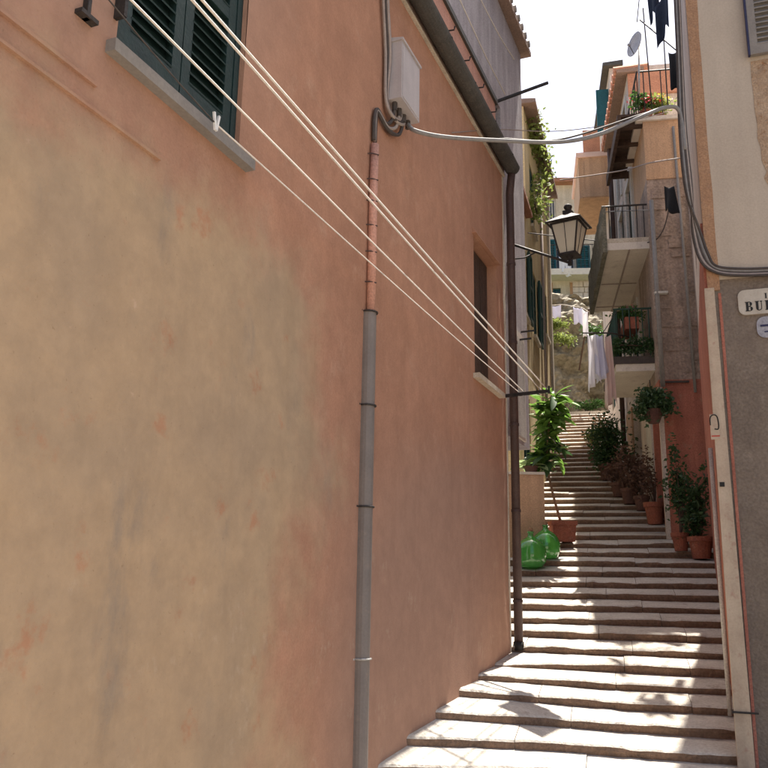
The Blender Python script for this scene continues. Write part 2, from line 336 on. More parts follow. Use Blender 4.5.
# ---------------------------------------------------------------- stairs and ground
gb = MB(); G = 120; gb.add([(-G, -G, -.43), (G, -G, -.43), (G, G, -.43), (-G, G, -.43)], [(0, 1, 2, 3)])
gb.build('ground', 'pavement', kind='structure')
FA = Face((1.44, 9.64), 22.57, 1)          # terracotta house, alley face; u=0 at its far corner
FR1 = Face((3.03, 7.48), 110, 1)           # grey/beige house, face towards the foot of the stairs
FR1s = Face((3.03, 7.48), 20, -1)         # the same house, alley side
FR2f = Face((4.25, 12.64), 100, 1)         # red/rubble house, near end
FR2 = Face((4.25, 12.64), 10, -1)          # right-hand row, alley side
FC = Face((2.10, 12.8), 17.2, 1)           # yellow house on the left
def to_sq(v): return v.x*math.sin(AX)+v.y*math.cos(AX), v.x*math.cos(AX)-v.y*math.sin(AX)
def poly_q(poly, s):
    for (s0, q0), (s1, q1) in zip(poly, poly[1:]):
        if s0 <= s <= s1: return q0+(q1-q0)*(s-s0)/(s1-s0)
    return poly[0][1] if s < poly[0][0] else poly[-1][1]
LEFT = [to_sq(FA.pt(-3, 0)), to_sq(FA.pt(.02, 0)), to_sq(FA.pt(.03, 0, -.45)), to_sq(FA.pt(1.3, 0, -.45)), to_sq(Vector((1.6, 12.6, 0))), to_sq(FC.pt(0.1, 0)), to_sq(FC.pt(5.5, 0)), to_sq(FC.pt(5.8, 0)+Vector((.2, 0, 0))), to_sq(Vector((4.6, 24, 0)))]
RIGHT = [(6, to_sq(FR1s.pt(0, 0))[1]+.0), to_sq(FR1s.pt(0, 0)), to_sq(FR1s.pt(4.9, 0)), to_sq(FR2.pt(.0, 0)), to_sq(FR2.pt(10, 0))]
NSTEP = 43
stair = thing('stairway', (2, 8, -.14), kind='structure')
core = MB()
core.add([sq(S0+.1, -1.3, -.3), sq(S0+.1, 1.15, -.3), sq(S0+NSTEP*DS, 1.0, RISE*NSTEP-.3), sq(S0+NSTEP*DS, -1.6, RISE*NSTEP-.3),
          sq(S0+.1, -1.3, -.6), sq(S0+.1, 1.15, -.6), sq(S0+NSTEP*DS, 1.0, -.6), sq(S0+NSTEP*DS, -1.6, -.6)],
         [(0, 1, 2, 3), (4, 7, 6, 5), (0, 4, 5, 1), (1, 5, 6, 2), (2, 6, 7, 3), (3, 7, 4, 0)])
core.build('stair_core', 'riser_shade_stone', stair)
rs = random.Random(3)
# near the terracotta wall the lowest steps fan out towards the viewer and climb a little
_dz = {6: 0, 5: .0, 4: .08, 3: .165, 2: .2, 1: .24, 0: .28, -1: .29, -2: .28}
_yl = {6: 9.64, 5: 8.98, 4: 8.44, 3: 7.9, 2: 7.3, 1: 6.7, 0: 6.17, -1: 5.6, -2: 5.0}
QM = .1
def left_end(i):
    if i > 6: return None
    s_, q_ = to_sq(FA.pt((_yl[i]-9.64)/FA.d.y, 0)); return s_, q_
def SZ(i, q):
    s_, z_ = S0+DS*i, RISE*i
    if i <= 6 and q < QM:
        ls, lq = left_end(i); t = min(1.15, (QM-q)/(QM-lq)); s_ += (ls-s_)*t**1.5; z_ += _dz[i]*t**1.3
    return s_, z_
for i in range(-2, NSTEP):
    s = S0+DS*i
    ql = (left_end(i)[1] if i <= 6 else poly_q(LEFT, s+.1))-.1
    if i == 6: ql = poly_q(LEFT, s+.1)-.1
    qr = (poly_q(RIGHT, s+.1)+.08) if i >= 0 else 3.0
    cuts = [ql]; q = ql
    while True:
        q += rs.uniform(.6, 1.5)
        if q > qr-.45 or i > 30: break
        cuts.append(q)
    cuts.append(qr)
    tilt = rs.uniform(-.008, .008); jit = rs.uniform(-.02, .02)
    for a, c in zip(cuts, cuts[1:]):
        n = max(2, int((c-a)/(.07 if i < 16 else .3))); m = MB()
        g = .0025; dz = rs.uniform(-.006, .006); dj = rs.uniform(-.008, .008)
        for k in range(n+1):
            q = a+g+(c-a-2*g)*k/n
            w1 = noise.noise(Vector((q*2.1, i*3.7, 0)))*.02+noise.noise(Vector((q*7, i*3.7, 5)))*.009+dj
            w2 = noise.noise(Vector((q*2.3, i*1.7, 9)))*.012+noise.noise(Vector((q*9, i*1.3, 2)))*.005
            if noise.noise(Vector((q*3.3, i*5.1, 4))) > .30: w1 += .02; w2 -= .010     # chipped edge
            if k in (0, n): w1 += .008; w2 -= .006
            s, z = SZ(i, q); s1, z1_ = SZ(i+1, q); ds = s1-s; rise = z1_-z
            zz = z+tilt*q+dz; ss = s+jit+w1; zend = zz+rise*.42
            prof = [(s+.03, zz-.30), (ss+.012, zz-.085), (ss-.004, zz-.045), (ss-.004, zz-.018+w2), (ss+.012, zz-.003+w2), (ss+.045, zz+.004+w2*.7), (s+ds*.55, zz+rise*.2+w2*.4), (s1+.06, zend), (s1+.06, zz-.30)]
            m.v += [sq(x, q, y) for x, y in prof]
        np_ = 9
        for k in range(n):
            for j in range(np_):
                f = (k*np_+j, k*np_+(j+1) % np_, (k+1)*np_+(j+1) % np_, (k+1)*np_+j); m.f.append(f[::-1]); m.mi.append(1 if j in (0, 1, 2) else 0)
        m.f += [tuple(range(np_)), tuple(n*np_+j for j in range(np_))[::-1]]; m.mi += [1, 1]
        m.build('stone_step', ['stair_stone', 'riser_shade_stone'], stair, smooth=False)
# landing at the head of the stairs
zt = RISE*NSTEP
lb = MB(); lb.add([sq(S0+NSTEP*DS, -2.4, zt), sq(S0+NSTEP*DS, 3, zt), sq(S0+NSTEP*DS+3.5, 3, zt+.2), sq(S0+NSTEP*DS+3.5, -2.4, zt+.2)]+[sq(S0+NSTEP*DS, -2.4, zt-.5), sq(S0+NSTEP*DS, 3, zt-.5), sq(S0+NSTEP*DS+3.5, 3, zt-.5), sq(S0+NSTEP*DS+3.5, -2.4, zt-.5)],
    [(0, 1, 2, 3), (0, 4, 5, 1), (1, 5, 6, 2), (2, 6, 7, 3), (3, 7, 4, 0)])
lb.build('upper_path', 'stair_stone', kind='structure')

# ---------------------------------------------------------------- shared pieces
def shutter_leaf(F, u0, u1, z0, z1, o, parent, m='shutter_green', slats=True, t=.04, name='shutter', sh=.055, frame=.07):
    b = MB()
    b.fbox(F, u0, u0+frame, z0, z1, o, o+t); b.fbox(F, u1-frame, u1, z0, z1, o, o+t)
    b.fbox(F, u0+frame, u1-frame, z0, z0+frame*1.4, o, o+t); b.fbox(F, u0+frame, u1-frame, z1-frame, z1, o, o+t)
    mid = (z0+z1)/2
    b.fbox(F, u0+frame, u1-frame, mid-frame/2, mid+frame/2, o+.001, o+t-.001)
    b.fbox(F, u0+frame*.5, u1-frame*.5, z0+.02, z1-.02, o-.012, o-.004)
    leaf = b.build(name, m, parent)
    if slats:
        proto = None
        for za, zb in ((z0+frame*1.4, mid-frame/2), (mid+frame/2, z1-frame)):
            n = max(2, int((zb-za)/sh))
            for k in range(n):
                zc = za+(k+.5)*(zb-za)/n; c = F.pt((u0+u1)/2, zc, o+t*.5)
                if proto is None:
                    s = MB(); ua, ub = u0+frame-.004, u1-frame+.004
                    s.hexa([F.pt(ua, zc-.026, o+t), F.pt(ub, zc-.026, o+t), F.pt(ub, zc-.018, o+t+.003), F.pt(ua, zc-.018, o+t+.003),
                            F.pt(ua, zc+.018, o+.002), F.pt(ub, zc+.018, o+.002), F.pt(ub, zc+.026, o+.005), F.pt(ua, zc+.026, o+.005)])
                    proto = s.build('slat', m, leaf); base = WLOC[proto.name].copy(); zb0 = zc
                else:
                    copy_part(proto, base+Vector((0, 0, zc-zb0)), leaf)
    return leaf
def plain_window(F, h, parent, frame_m='white_paint', depth=.17, glass='window_glass'):
    a, c, d, e = h[:4]; b = MB(); t = .06; o = -depth
    for q in ((a, a+t, d, e), (c-t, c, d, e), (a+t, c-t, d, d+t), (a+t, c-t, e-t, e), ((a+c)/2-.025, (a+c)/2+.025, d+t, e-t)):
        b.fbox(F, q[0], q[1], q[2], q[3], o, o+.05)
    f = b.build('window_frame', frame_m, parent)
    for x0, x1 in ((a+t, (a+c)/2-.025), ((a+c)/2+.025, c-t)):
        MB().fbox(F, x0, x1, d+t, e-t, o+.012, o+.02).build('pane', glass, f)
    return f
def eave(F, u0, u1, z, out, th, parent, m='roof_underside', name='eave', slope=.0, back=.3):
    b = MB(); b.hexa([F.pt(u0, z, -back), F.pt(u1, z, -back), F.pt(u1, z-slope, out), F.pt(u0, z-slope, out), F.pt(u0, z+th, -back), F.pt(u1, z+th, -back), F.pt(u1, z-slope+th*.7, out), F.pt(u0, z-slope+th*.7, out)])
    return b.build(name, m, parent)
def half_gutter(F, u0, u1, z, o, r, parent, m='gutter_metal'):
    b = MB(); n = 10; k = 24
    for i in range(k+1):
        u = u0+(u1-u0)*i/k; wz = .006*noise.noise(Vector((u*1.3, 0, z)))
        for rr in (r, r-.008):
            for j in range(n+1):
                a = math.pi+math.pi*j/n; b.v.append(F.pt(u, z+wz+rr*math.sin(a), o+rr*math.cos(a)))
    w = 2*(n+1)
    for i in range(k):
        for j in range(n):
            for off in (0, n+1):
                q = i*w+off+j; b.f.append((q, q+1, q+w+1, q+w)); b.mi.append(0)
        for q, r2 in ((i*w, i*w+n+1), (i*w+n, i*w+2*n+1)): b.f.append((q, r2, r2+w, q+w)); b.mi.append(0)
    for i in (0, k):
        b.f.append(tuple(i*w+j for j in range(n+1))); b.mi.append(0)
    return b.build('gutter', m, parent, smooth=False)
# ================================================================ terracotta house (left)
A = thing('house', FA.pt(-4, -.14), 'terracotta house with worn ochre plaster, green louvred shutters and grey downpipe', 'house')
wu0 = FA.px(117, 30)[0]; wu1 = FA.px(240, 130)[0]; wz0 = 3.79
su0 = FA.px(474, 300)[0]; su1 = FA.px(497, 320)[0]
wall_mesh(FA, -15, 0, -.6, 6.46, 4.5, [(wu0, wu1, wz0, 5.35, .13), (su0, su1, 3.61, 5.14, .16)], bow=.012, seg=60).build('wall', 'terracotta_stucco', A)
wm = (wu0+wu1)/2
wf = MB()
for q in ((wu0-.001, wu0+.05, wz0, 5.35), (wu1-.05, wu1+.001, wz0, 5.35), (wu0+.05, wu1-.05, wz0-.001, wz0+.04)): wf.fbox(FA, q[0], q[1], q[2], q[3], -.128, -.03)
wf.build('window_frame', 'shutter_green', A)
shutter_leaf(FA, wu0+.055, wm-.004, wz0+.045, 5.3, -.075, A); shutter_leaf(FA, wm+.004, wu1-.055, wz0+.045, 5.3, -.075, A)
sl = MB(); sl.fbox(FA, FA.px(106, 40)[0], FA.px(247, 163)[0], 3.695, 3.755, -.1, .055)
sl.build('window_sill', 'sill_stone', A)
# raised plaster bands under the window
z1 = FA.px(60, 86)[1]
for k, (zz, h, ua, ub) in enumerate(((3.50, .014, -9, FA.px(92, 112)[0]), (3.385, .014, -9, FA.px(158, 166)[0]))):
    MB().fbox(FA, ua, ub, zz, zz+h, -.012, .016).build('plaster_band', 'terracotta_stucco', A)
# old hook plates high left of the window
hk = MB(); u_, z_ = FA.px(84, 10); hk.fbox(FA, u_-.05, u_+.05, z_-.05, z_-.03, -.01, .04); hk.fbox(FA, u_-.01, u_+.01, z_-.05, z_+.06, -.01, .03); hk.build('wall_hook', 'iron', A)
u_, z_ = FA.px(116, 6); MB().fbox(FA, u_-.01, u_+.01, z_-.07, z_+.04, -.01, .06).build('shutter_hinge', 'iron', A)
# small window: closed dark wooden shutter with slats, hood and sill
b = MB(); b.fbox(FA, su0, su1, 3.61, 5.14, -.155, -.12)
for k in range(3): b.fbox(FA, su0+.02+(su1-su0-.04)*k/3, su0+.02+(su1-su0-.04)*(k+1)/3-.015, 3.63, 5.12, -.12, -.105)
b.build('small_shutter', 'wood_dark', A)
MB().fbox(FA, su0-.06, su1+.05, 3.55, 3.6, -.1, .07).build('window_sill', 'pale_cream_stucco', A)
MB().hexa([FA.pt(su0-.05, 5.15, -.05), FA.pt(su1+.04, 5.15, -.05), FA.pt(su1+.04, 5.15, .045), FA.pt(su0-.05, 5.15, .045), FA.pt(su0-.05, 5.25, -.05), FA.pt(su1+.04, 5.25, -.05), FA.pt(su1+.04, 5.2, .02), FA.pt(su0-.05, 5.2, .02)]).build('window_hood', 'terracotta_stucco', A)
# pale worn corner
cs = MB(); n = 60
for k in range(n):
    z0 = .7+k*(5.75)/n; z1_ = z0+5.75/n; w1 = .035+.03*abs(noise.noise(Vector((0, 0, z0*3)))); w2 = .035+.03*abs(noise.noise(Vector((0, 0, z1_*3))))
    cs.hexa([FA.pt(-w1, z0, -.05), FA.pt(.006, z0, -.05), FA.pt(.006, z0, .007), FA.pt(-w1, z0, .007), FA.pt(-w2, z1_, -.05), FA.pt(.006, z1_, -.05), FA.pt(.006, z1_, .007), FA.pt(-w2, z1_, .007)])
cs.build('corner_strip', 'pale_cream_stucco', A)
# eave and gutter
ev = MB(); ev.fbox(FA, -15, .02, 6.462, 6.485, -.3, .03, 0); ev.fbox(FA, -15, .02, 6.487, 6.60, -.3, .02, 1); ev.build('eave', ['pale_cream_stucco', 'roof_underside'], A)
half_gutter(FA, -15, .06, 6.585, .115, .095, A)
for k in range(9):
    u = -.3-k*.8; MB().fbox(FA, u-.012, u+.012, 6.575, 6.582, .02, .215).build('gutter_bracket', 'iron', A)
up = MB(); up.fbox(FA, -15, -.26, 6.461, 7.32, -4.4, -.01); up.build('upper_wall', 'pink_stucco', A)
tl = MB(); tl.fbox(FA, -15, -.24, 7.32, 7.385, -4.4, .02); tl.build('coping', 'gutter_metal', A)
for k in range(6):
    u, _z = -.55-k*.55, 0; MB().tube([FA.pt(u, 7.05, -.02), FA.pt(u, 7.04, .07), FA.pt(u, 7.08, .08)], .009, 6).build('coping_hook', 'iron', A)
# downpipe casing with clamps and thin conduit above
pu = FA.px(364, 420)[0]; R_ = .058
cs = MB(); prof = []
for j in range(9):
    a = -math.pi/2+math.pi*j/8; prof.append((R_*math.sin(a), .02+R_*.95*math.cos(a)))
prof = [(-R_, -.01)]+prof+[(R_, -.01)]
for z in (-.3, 3.40):
    for q, o in prof: cs.v.append(FA.pt(pu+q, z, o))
k = len(prof)
for j in range(k-1): cs.f.append((j, j+1, k+j+1, k+j)); cs.mi.append(0)
cs.f += [tuple(range(k)), tuple(range(k, 2*k))[::-1]]; cs.mi += [0, 0]
dp = cs.build('downpipe', 'grey_metal', A)
MB().tube([FA.pt(pu, 3.395, .035), FA.pt(pu, 4.3, .035), FA.pt(pu+.01, FA.px(366, 140)[1], .035)], .033, 10).build('conduit', 'pink_stucco', A, smooth=True)
for yy in (310, 405, 507, 658):
    z = FA.px(362, yy)[1]; b = MB(); pts = [FA.pt(pu-R_-.03, z, .002)]+[FA.pt(pu+q*1.06, z, o*1.06+.003) for q, o in prof]+[FA.pt(pu+R_+.03, z, .002)]
    b.tube(pts, .007, 6); b.tube([FA.pt(pu, z, .07), FA.pt(pu, z, .088)], .006, 6); b.build('pipe_clamp', 'iron' if yy != 658 else 'galvanised', A)
for yy in (152, 178, 200, 225, 252, 283):
    z = FA.px(366, yy)[1]; MB().tube([FA.pt(pu-.05, z, .004), FA.pt(pu-.036, z, .04), FA.pt(pu, z, .072), FA.pt(pu+.036, z, .04), FA.pt(pu+.05, z, .004)], .005, 6).build('conduit_clamp', 'brown_metal', A)
# brown downpipe at the far corner
bp = MB(); c0 = FA.pt(.07, .62, .06); bp.tube([FA.pt(.075, .80, .07), FA.pt(.075, 6.25, .07), FA.pt(.06, 6.4, .09), FA.pt(.03, 6.5, .11)], .05, 12); bp.build('corner_downpipe', 'brown_metal', A, smooth=True)
MB().tube([FA.pt(.075, .79, .07), FA.pt(.075, .88, .07)], .06, 12).build('pipe_shoe', 'letter_black', A, smooth=True)
for z in (1.3, 2.3, 3.3, 4.3, 5.3): MB().tube([FA.pt(.075, z, .07), FA.pt(.075, z+.03, .07)], .057, 12).build('pipe_collar', 'brown_metal', A)

# ---- meter box with its conduits
bu0, bzt = FA.px(385, 42); bu1 = bu0+.42; bz0 = FA.px(385, 102)[1]
mb = thing('meter_box', FA.pt(bu0+.2, bz0), 'white plastic electricity box high on terracotta wall under the gutter', 'meter box')
b = MB(); b.fbox(FA, bu0, bu1, bz0, bzt-.02, -.01, .15); b.build('box_body', 'box_plastic', mb)
b = MB(); b.hexa([FA.pt(bu0-.012, bzt-.019, -.01), FA.pt(bu1+.012, bzt-.019, -.01), FA.pt(bu1+.012, bzt-.019, .165), FA.pt(bu0-.012, bzt-.019, .165), FA.pt(bu0-.012, bzt+.03, -.01), FA.pt(bu1+.012, bzt+.03, -.01), FA.pt(bu1+.012, bzt, .165), FA.pt(bu0-.012, bzt, .165)]); b.build('box_lid', 'box_plastic', mb)
MB().fbox(FA, bu0+.02, bu1-.02, bz0+.02, bzt-.05, .1501, .156).build('box_door', 'box_plastic', mb)
for k in range(4):
    u = bu0+.06+k*.1; MB().tube([FA.pt(u, bz0+.01, .07), FA.pt(u, bz0-.07, .07)], .022, 8).build('cable_gland', 'cable_dark', mb)
tufts = [crom([FA.pt(bu0+.06+.1*k, bz0-.06, .07), FA.pt(bu0+.05+.08*k, bz0-.16-.02*k, .05), FA.pt(bu0-.05+.03*k, bz0-.24-.015*k, .04), FA.pt(bu0-.2, bz0-.2-.012*k, .03), FA.pt(pu+.015*k, bz0-.32, .03), FA.pt(pu+.012*k, bz0-.5, .03)], 6) for k in range(3)]
wires = thing('cable_bundle', FA.pt(bu0, bz0-.5), 'bundle of brown cables looping under the white electricity box', 'cables')
for k, t in enumerate(tufts): MB().tube(t, .016, 6).build('cable', ['cable_dark', 'cable_pale', 'cable_dark'][k], wires, smooth=True)
for k in range(3):
    t = crom([FA.pt(bu0-.16+.015*k, 6.5, .03+.02*k), FA.pt(bu0-.12+.01*k, 6.1, .03+.015*k), FA.pt(bu0-.055+.012*k, bzt-.15, .03+.015*k), FA.pt(bu0-.05+.012*k, bz0, .035), FA.pt(bu0+.01+.03*k, bz0-.13, .06), FA.pt(bu0+.16+.04*k, bz0-.10, .07), FA.pt(bu0+.2+.04*k, bz0-.03, .07)], 6)
    MB().tube(t, .015, 6).build('cable', ['cable_pale', 'cable_dark', 'cable_pale'][k], wires, smooth=True)

# ================================================================ grey-mauve tall house next door
B = thing('house', FA.pt(.5, .9), 'tall grey-mauve house rising behind the terracotta one, lantern on its wall', 'house')
bw = MB(); bw.fbox(FA, .012, 1.25, 3.2, 9.0, -5, -.015); bw.fbox(FA, .012, 1.25, .2, 3.199, -5, -.45); bw.fbox(FA, -12, .0118, 7.425, 9.0, -4.3, -.015); bw.build('wall', 'grey_mauve_stucco', B)
eave(FA, -12.2, 1.36, 9.01, .12, .10, B, 'roof_underside')
tiles = MB()
for k in range(66):
    u = -12.1+k*.205; tiles.tube([FA.pt(u, 9.15, -.3), FA.pt(u, 9.135, .13)], .05, 8)
tiles.build('roof_tile_row', 'sill_stone', B, kind='stuff')
MB().fbox(FA, .55, .95, 3.25, FA.px(523, 338)[1], -.02, .012).build('door_surround', 'slab_concrete', B)
g = MB()
for k in range(7): g.fbox(FA, .57+k*.05, .6+k*.05, 3.28, FA.px(523, 344)[1], .012, .02)
g.build('door_boards', 'white_paint', B)
for p0, p1 in (((497, 102), (525, 91)),):
    u_, z_ = FA.px(*p0); a_ = FA.pt(u_, z_, 0); MB().bar(a_-FA.n*.05, FA.pt(u_+.15, z_+.22, .62), .03).build('iron_rod', 'iron', B)
for q in ((530, 332), (526, 340)):
    u_, z_ = FA.px(q[0]-8, q[1]); MB().bar(FA.pt(u_, z_, -.03), FA.pt(u_+.05, z_+.02, .16), .02).build('wall_peg', 'iron', B)
for (xa, xb) in ((459, 503), (480, 512)):
    u_, z_ = FA.px(xa, 0); u2, z2 = FA.px(xb, 95 if xa < 470 else 60); MB().tube(crom([FA.pt(u_, z_, .01), FA.pt((u_+u2)/2, (z_+z2)/2-.06, .03), FA.pt(u2, z2, .03)], 5), .008, 5).build('facade_wire', 'rope_white', B)

# ---- lantern on its bracket
lu, lz = FA.px(513, 245); lu -= .12
ba = FA.pt(.42, lz, -.03); tip = at_y(570, 263, 9.85)
lan = thing('street_lantern', (tip.x, tip.y, tip.z), 'four-sided iron street lantern with cream glass on a wall bracket', 'lantern')
b = MB(); b.tube([ba, ba.lerp(tip, .5), tip], .017, 8); b.tube([ba+Vector((0, 0, -.22)), ba.lerp(tip, .25)+Vector((0, 0, -.13)), ba.lerp(tip, .45)], .010, 6); b.build('bracket_arm', 'iron', lan, smooth=True)
MB().fbox(FA, .36, .48, lz-.3, lz+.1, -.016, .0).build('wall_plate', 'iron', lan)
LC = Vector((tip.x, tip.y, tip.z)); yaw = math.radians(-32)
def lp(x, y, z): c, s = math.cos(yaw), math.sin(yaw); return LC+Vector((x*c-y*s, x*s+y*c, z))
def ring(h, z): return [lp(-h, -h, z), lp(h, -h, z), lp(h, h, z), lp(-h, h, z)]
hb, ht = .10, .168; zb, zt_ = .11, .48
b = MB(); b.tube([LC+Vector((0, 0, -.03)), LC+Vector((0, 0, .05)), LC+Vector((0, 0, .09))], [.03, .02, .05], 8)
b.hexa(ring(hb+.015, zb-.025)+ring(hb+.015, zb)); b.hexa(ring(ht+.012, zt_)+ring(ht+.012, zt_+.02))
r0, r1 = ring(hb, zb), ring(ht, zt_)
for k in range(4): b.bar(r0[k], r1[k], .016)
for k in range(4):
    m0, m1 = (r0[k]+r0[(k+1) % 4])/2, (r1[k]+r1[(k+1) % 4])/2; b.bar(m0.lerp(m1, .0), m1, .008)
b.build('frame', 'iron', lan)
for k in range(4):
    a0, a1, c0, c1 = r0[k], r0[(k+1) % 4], r1[k], r1[(k+1) % 4]; ctr = LC+Vector((0, 0, .3))
    m = MB(); ins = [v.lerp(Vector((LC.x, LC.y, v.z)), .03) for v in (a0, a1, c1, c0)]; m.hexa([a0.lerp(a1, .04), a0.lerp(a1, .96), ins[1], ins[0], c0.lerp(c1, .04), c0.lerp(c1, .96), ins[2], ins[3]]); m.build('pane', 'lantern_glass', lan)
b = MB(); e = ring(ht+.06, zt_+.021); f = ring(ht+.058, zt_+.035); e2x = ring(ht+.035, zt_+.021); t = ring(.055, zt_+.165); t2 = ring(.055, zt_+.215); b.add(e+f+e2x, [(0, 1, 5, 4), (1, 2, 6, 5), (2, 3, 7, 6), (3, 0, 4, 7), (1, 0, 8, 9), (2, 1, 9, 10), (3, 2, 10, 11), (0, 3, 11, 8)]); b.add(f+t, [(0, 1, 5, 4), (1, 2, 6, 5), (2, 3, 7, 6), (3, 0, 4, 7), (4, 5, 6, 7)]); b.hexa(t+t2); b.build('lantern_roof', 'iron', lan); b = MB(); b.add(ring(ht+.03, zt_+.0205)+ring(.05, zt_+.15), [(1, 0, 4, 5), (2, 1, 5, 6), (3, 2, 6, 7), (0, 3, 7, 4), (7, 6, 5, 4)]); b.build('reflector', 'white_paint', lan)
b = MB(); b.lathe(LC+Vector((0, 0, zt_+.214)), [(.03, 0), (.02, .015), (.045, .035), (.055, .06), (.045, .085), (.015, .10)], 12); b.build('finial', 'iron', lan, smooth=True)
MB().lathe(LC+Vector((0, 0, .15)), [(.02, 0), (.02, .06), (.05, .11), (.055, .16), (.03, .2)], 12).build('bulb', 'white_plastic', lan, smooth=True)

# ================================================================ yellow house (left, farther)
C = thing('house', FC.pt(1, 2.1), 'sunlit yellow house with dark green shutters and vine under its eave', 'house')
CH = []
def pxhole(F, x0, x1, y0, y1, o=0):
    ym = (y0+y1)/2; xm = (x0+x1)/2
    return [F.px(x0, ym, o)[0], F.px(x1, ym, o)[0], F.px(xm, y1, o)[1], F.px(xm, y0, o)[1]]
for q in ((528, 534, 150, 184), (529, 535, 214, 246), (536.5, 541, 160, 200), (537, 542, 245, 290), (528, 535, 350, 462)): CH.append(pxhole(FC, *q))
CH2 = []
for h in CH:
    a, c = sorted(h[:2]); a = max(a, .1); c = min(max(c, a+.5), 5.3); CH2.append([a, c, h[2], h[3]])
# tidy the openings into storeys so that they never overlap
CH2 = [(2.2, 2.85, 8.2, 9.5), (.6, 1.3, 6.0, 7.3), (2.2, 2.85, 6.0, 7.3), (.5, 1.40, 2.1, 4.6), (4.2, 4.75, 6.6, 7.6), (2.4, 2.95, 4.2, 5.1)]
wall_mesh(FC, 1.5, 5.4, 1.2, 10.3, 3.0, [h for h in CH2 if h[0] > 1.5], reveal=.12).build('wall', 'yellow_stucco', C); wall_mesh(FC, 0, 1.499, 1.2, 8.0, 3.0, [h for h in CH2 if h[0] < 1.5], reveal=.12).build('lower_wing_wall', 'yellow_stucco', C)
for h in CH2:
    a, c, d, e = h; m = (a+c)/2
    shutter_leaf(FC, a+.01, m-.004, d+.01, e-.01, -.06, C, 'deep_green_paint', slats=False, frame=.05); shutter_leaf(FC, m+.004, c-.01, d+.01, e-.01, -.06, C, 'deep_green_paint', slats=False, frame=.05)
    MB().fbox(FC, a-.06, c+.06, d-.06, d-.002, -.05, .06).build('window_sill', 'pale_cream_stucco', C)
for a, c, d, e in CH2[1:3]:   # shutters folded open against the wall
    shutter_leaf(FC, c+.02, c+.4, d, e, .03, C, 'deep_green_paint', slats=False, frame=.05)
eave(FC, 1.4, 5.6, 10.32, .24, .12, C, 'roof_underside', slope=.03); eave(FC, -.1, 1.498, 8.01, .12, .1, C, 'roof_tile')
MB().fbox(FC, 5.2, 5.43, 1.2, 10.3, -.1, .05).build('corner_pilaster', 'pale_cream_stucco', C)
MB().tube([FC.pt(3.7, 3.3, .04), FC.pt(3.7, 10.2, .04)], .03, 8).build('downpipe', 'cable_pale', C, smooth=True)

# ================================================================ right: beige and grey house at the foot of the stairs
D1 = thing('house', FR1.pt(2, -.14), 'grey-rendered house with beige upper wall and street name plaque', 'house')
ZB = 4.30
wall_mesh(FR1, 0, 7, -.6, ZB, 4.62, bow=.01, seg=40).build('lower_wall', 'grey_render', D1)
FR1u = Face(tuple(FR1.pt(0, 0, .014))[:2], 110, 1)
wall_mesh(FR1u, .10, 7, ZB+.001, 14.0, 4.55, [(.95, 2.0, 6.62, 8.4, .2)]).build('upper_wall', 'beige_stucco', D1)
b = MB(); n = 40
for k in range(n):
    z0 = ZB-.1+k*(14.0-ZB+.1)/n; z1_ = z0+(14.0-ZB+.1)/n; w1 = .105+.014*noise.noise(Vector((1, 0, z0*2.4)))+.008*noise.noise(Vector((1, 0, z0*9))); w2 = .105+.014*noise.noise(Vector((1, 0, z1_*2.4)))+.008*noise.noise(Vector((1, 0, z1_*9)))
    b.hexa([FR1.pt(.0, z0, -.3), FR1.pt(w1, z0, -.3), FR1.pt(w1, z0, .019), FR1.pt(-.0, z0, .019), FR1.pt(.0, z1_, -.3), FR1.pt(w2, z1_, -.3), FR1.pt(w2, z1_, .019), FR1.pt(.0, z1_, .019)])
b.build('corner_plaster', 'orange_plaster', D1)
FR1s = Face((3.03, 7.48), 20, -1)
MB().fbox(FR1s, 0.02, 4.6, -.6, ZB+.6, -.5, .022).build('side_wall_lower', 'red_stucco', D1)
wall_mesh(FR1s, .0, 4.6, ZB+.6, 14.0, 4.0, [(2.9, 3.5, 5.6, 7.0, .15)]).build('side_wall_upper', 'rosy_stucco', D1)
# window at the top with navy shutter folded back, peeled plaster below
plain_window(FR1u, (.95, 2.0, 6.62, 8.4), D1)
lf = shutter_leaf(FR1u, .55, .94, 6.55, 8.4, .03, D1, 'sill_stone', slats=True, name='shutter'); 
MB().fbox(FR1u, .53, .549, 6.55, 8.4, .025, .072).build('shutter_edge', 'navy_paint', D1)
pp = MB(); pts = []
import itertools
edge = [(750, 62), (751, 80), (753, 95), (755, 108), (758, 125), (757, 138), (761, 148), (762, 160), (766, 172), (764, 178), (771, 190)]
L_ = [FR1u.px(*e_) for e_ in edge]; nn = len(L_)
for u, z in L_: pts += [(u+.006*math.sin(z*31), z)]
rgt = [1.45+.25*noise.noise(Vector((0, 5, z*2.3)))+.08*noise.noise(Vector((0, 1, z*9)))-.55*max(0, (6.1-z))**1.5 for u, z in pts]; rgt = [max(a_, p_[0]+.03) for a_, p_ in zip(rgt, pts)]
for k in range(nn-1):
    (u0, z0), (u1, z1_) = pts[k], pts[k+1]
    pp.hexa([FR1u.pt(u1, z1_, -.01), FR1u.pt(rgt[k+1], z1_, -.01), FR1u.pt(rgt[k+1], z1_, .005), FR1u.pt(u1, z1_, .005), FR1u.pt(u0, z0, -.01), FR1u.pt(rgt[k], z0, -.01), FR1u.pt(rgt[k], z0, .005), FR1u.pt(u0, z0, .005)])
pp.build('peeled_patch', 'peeled_plaster', D1)
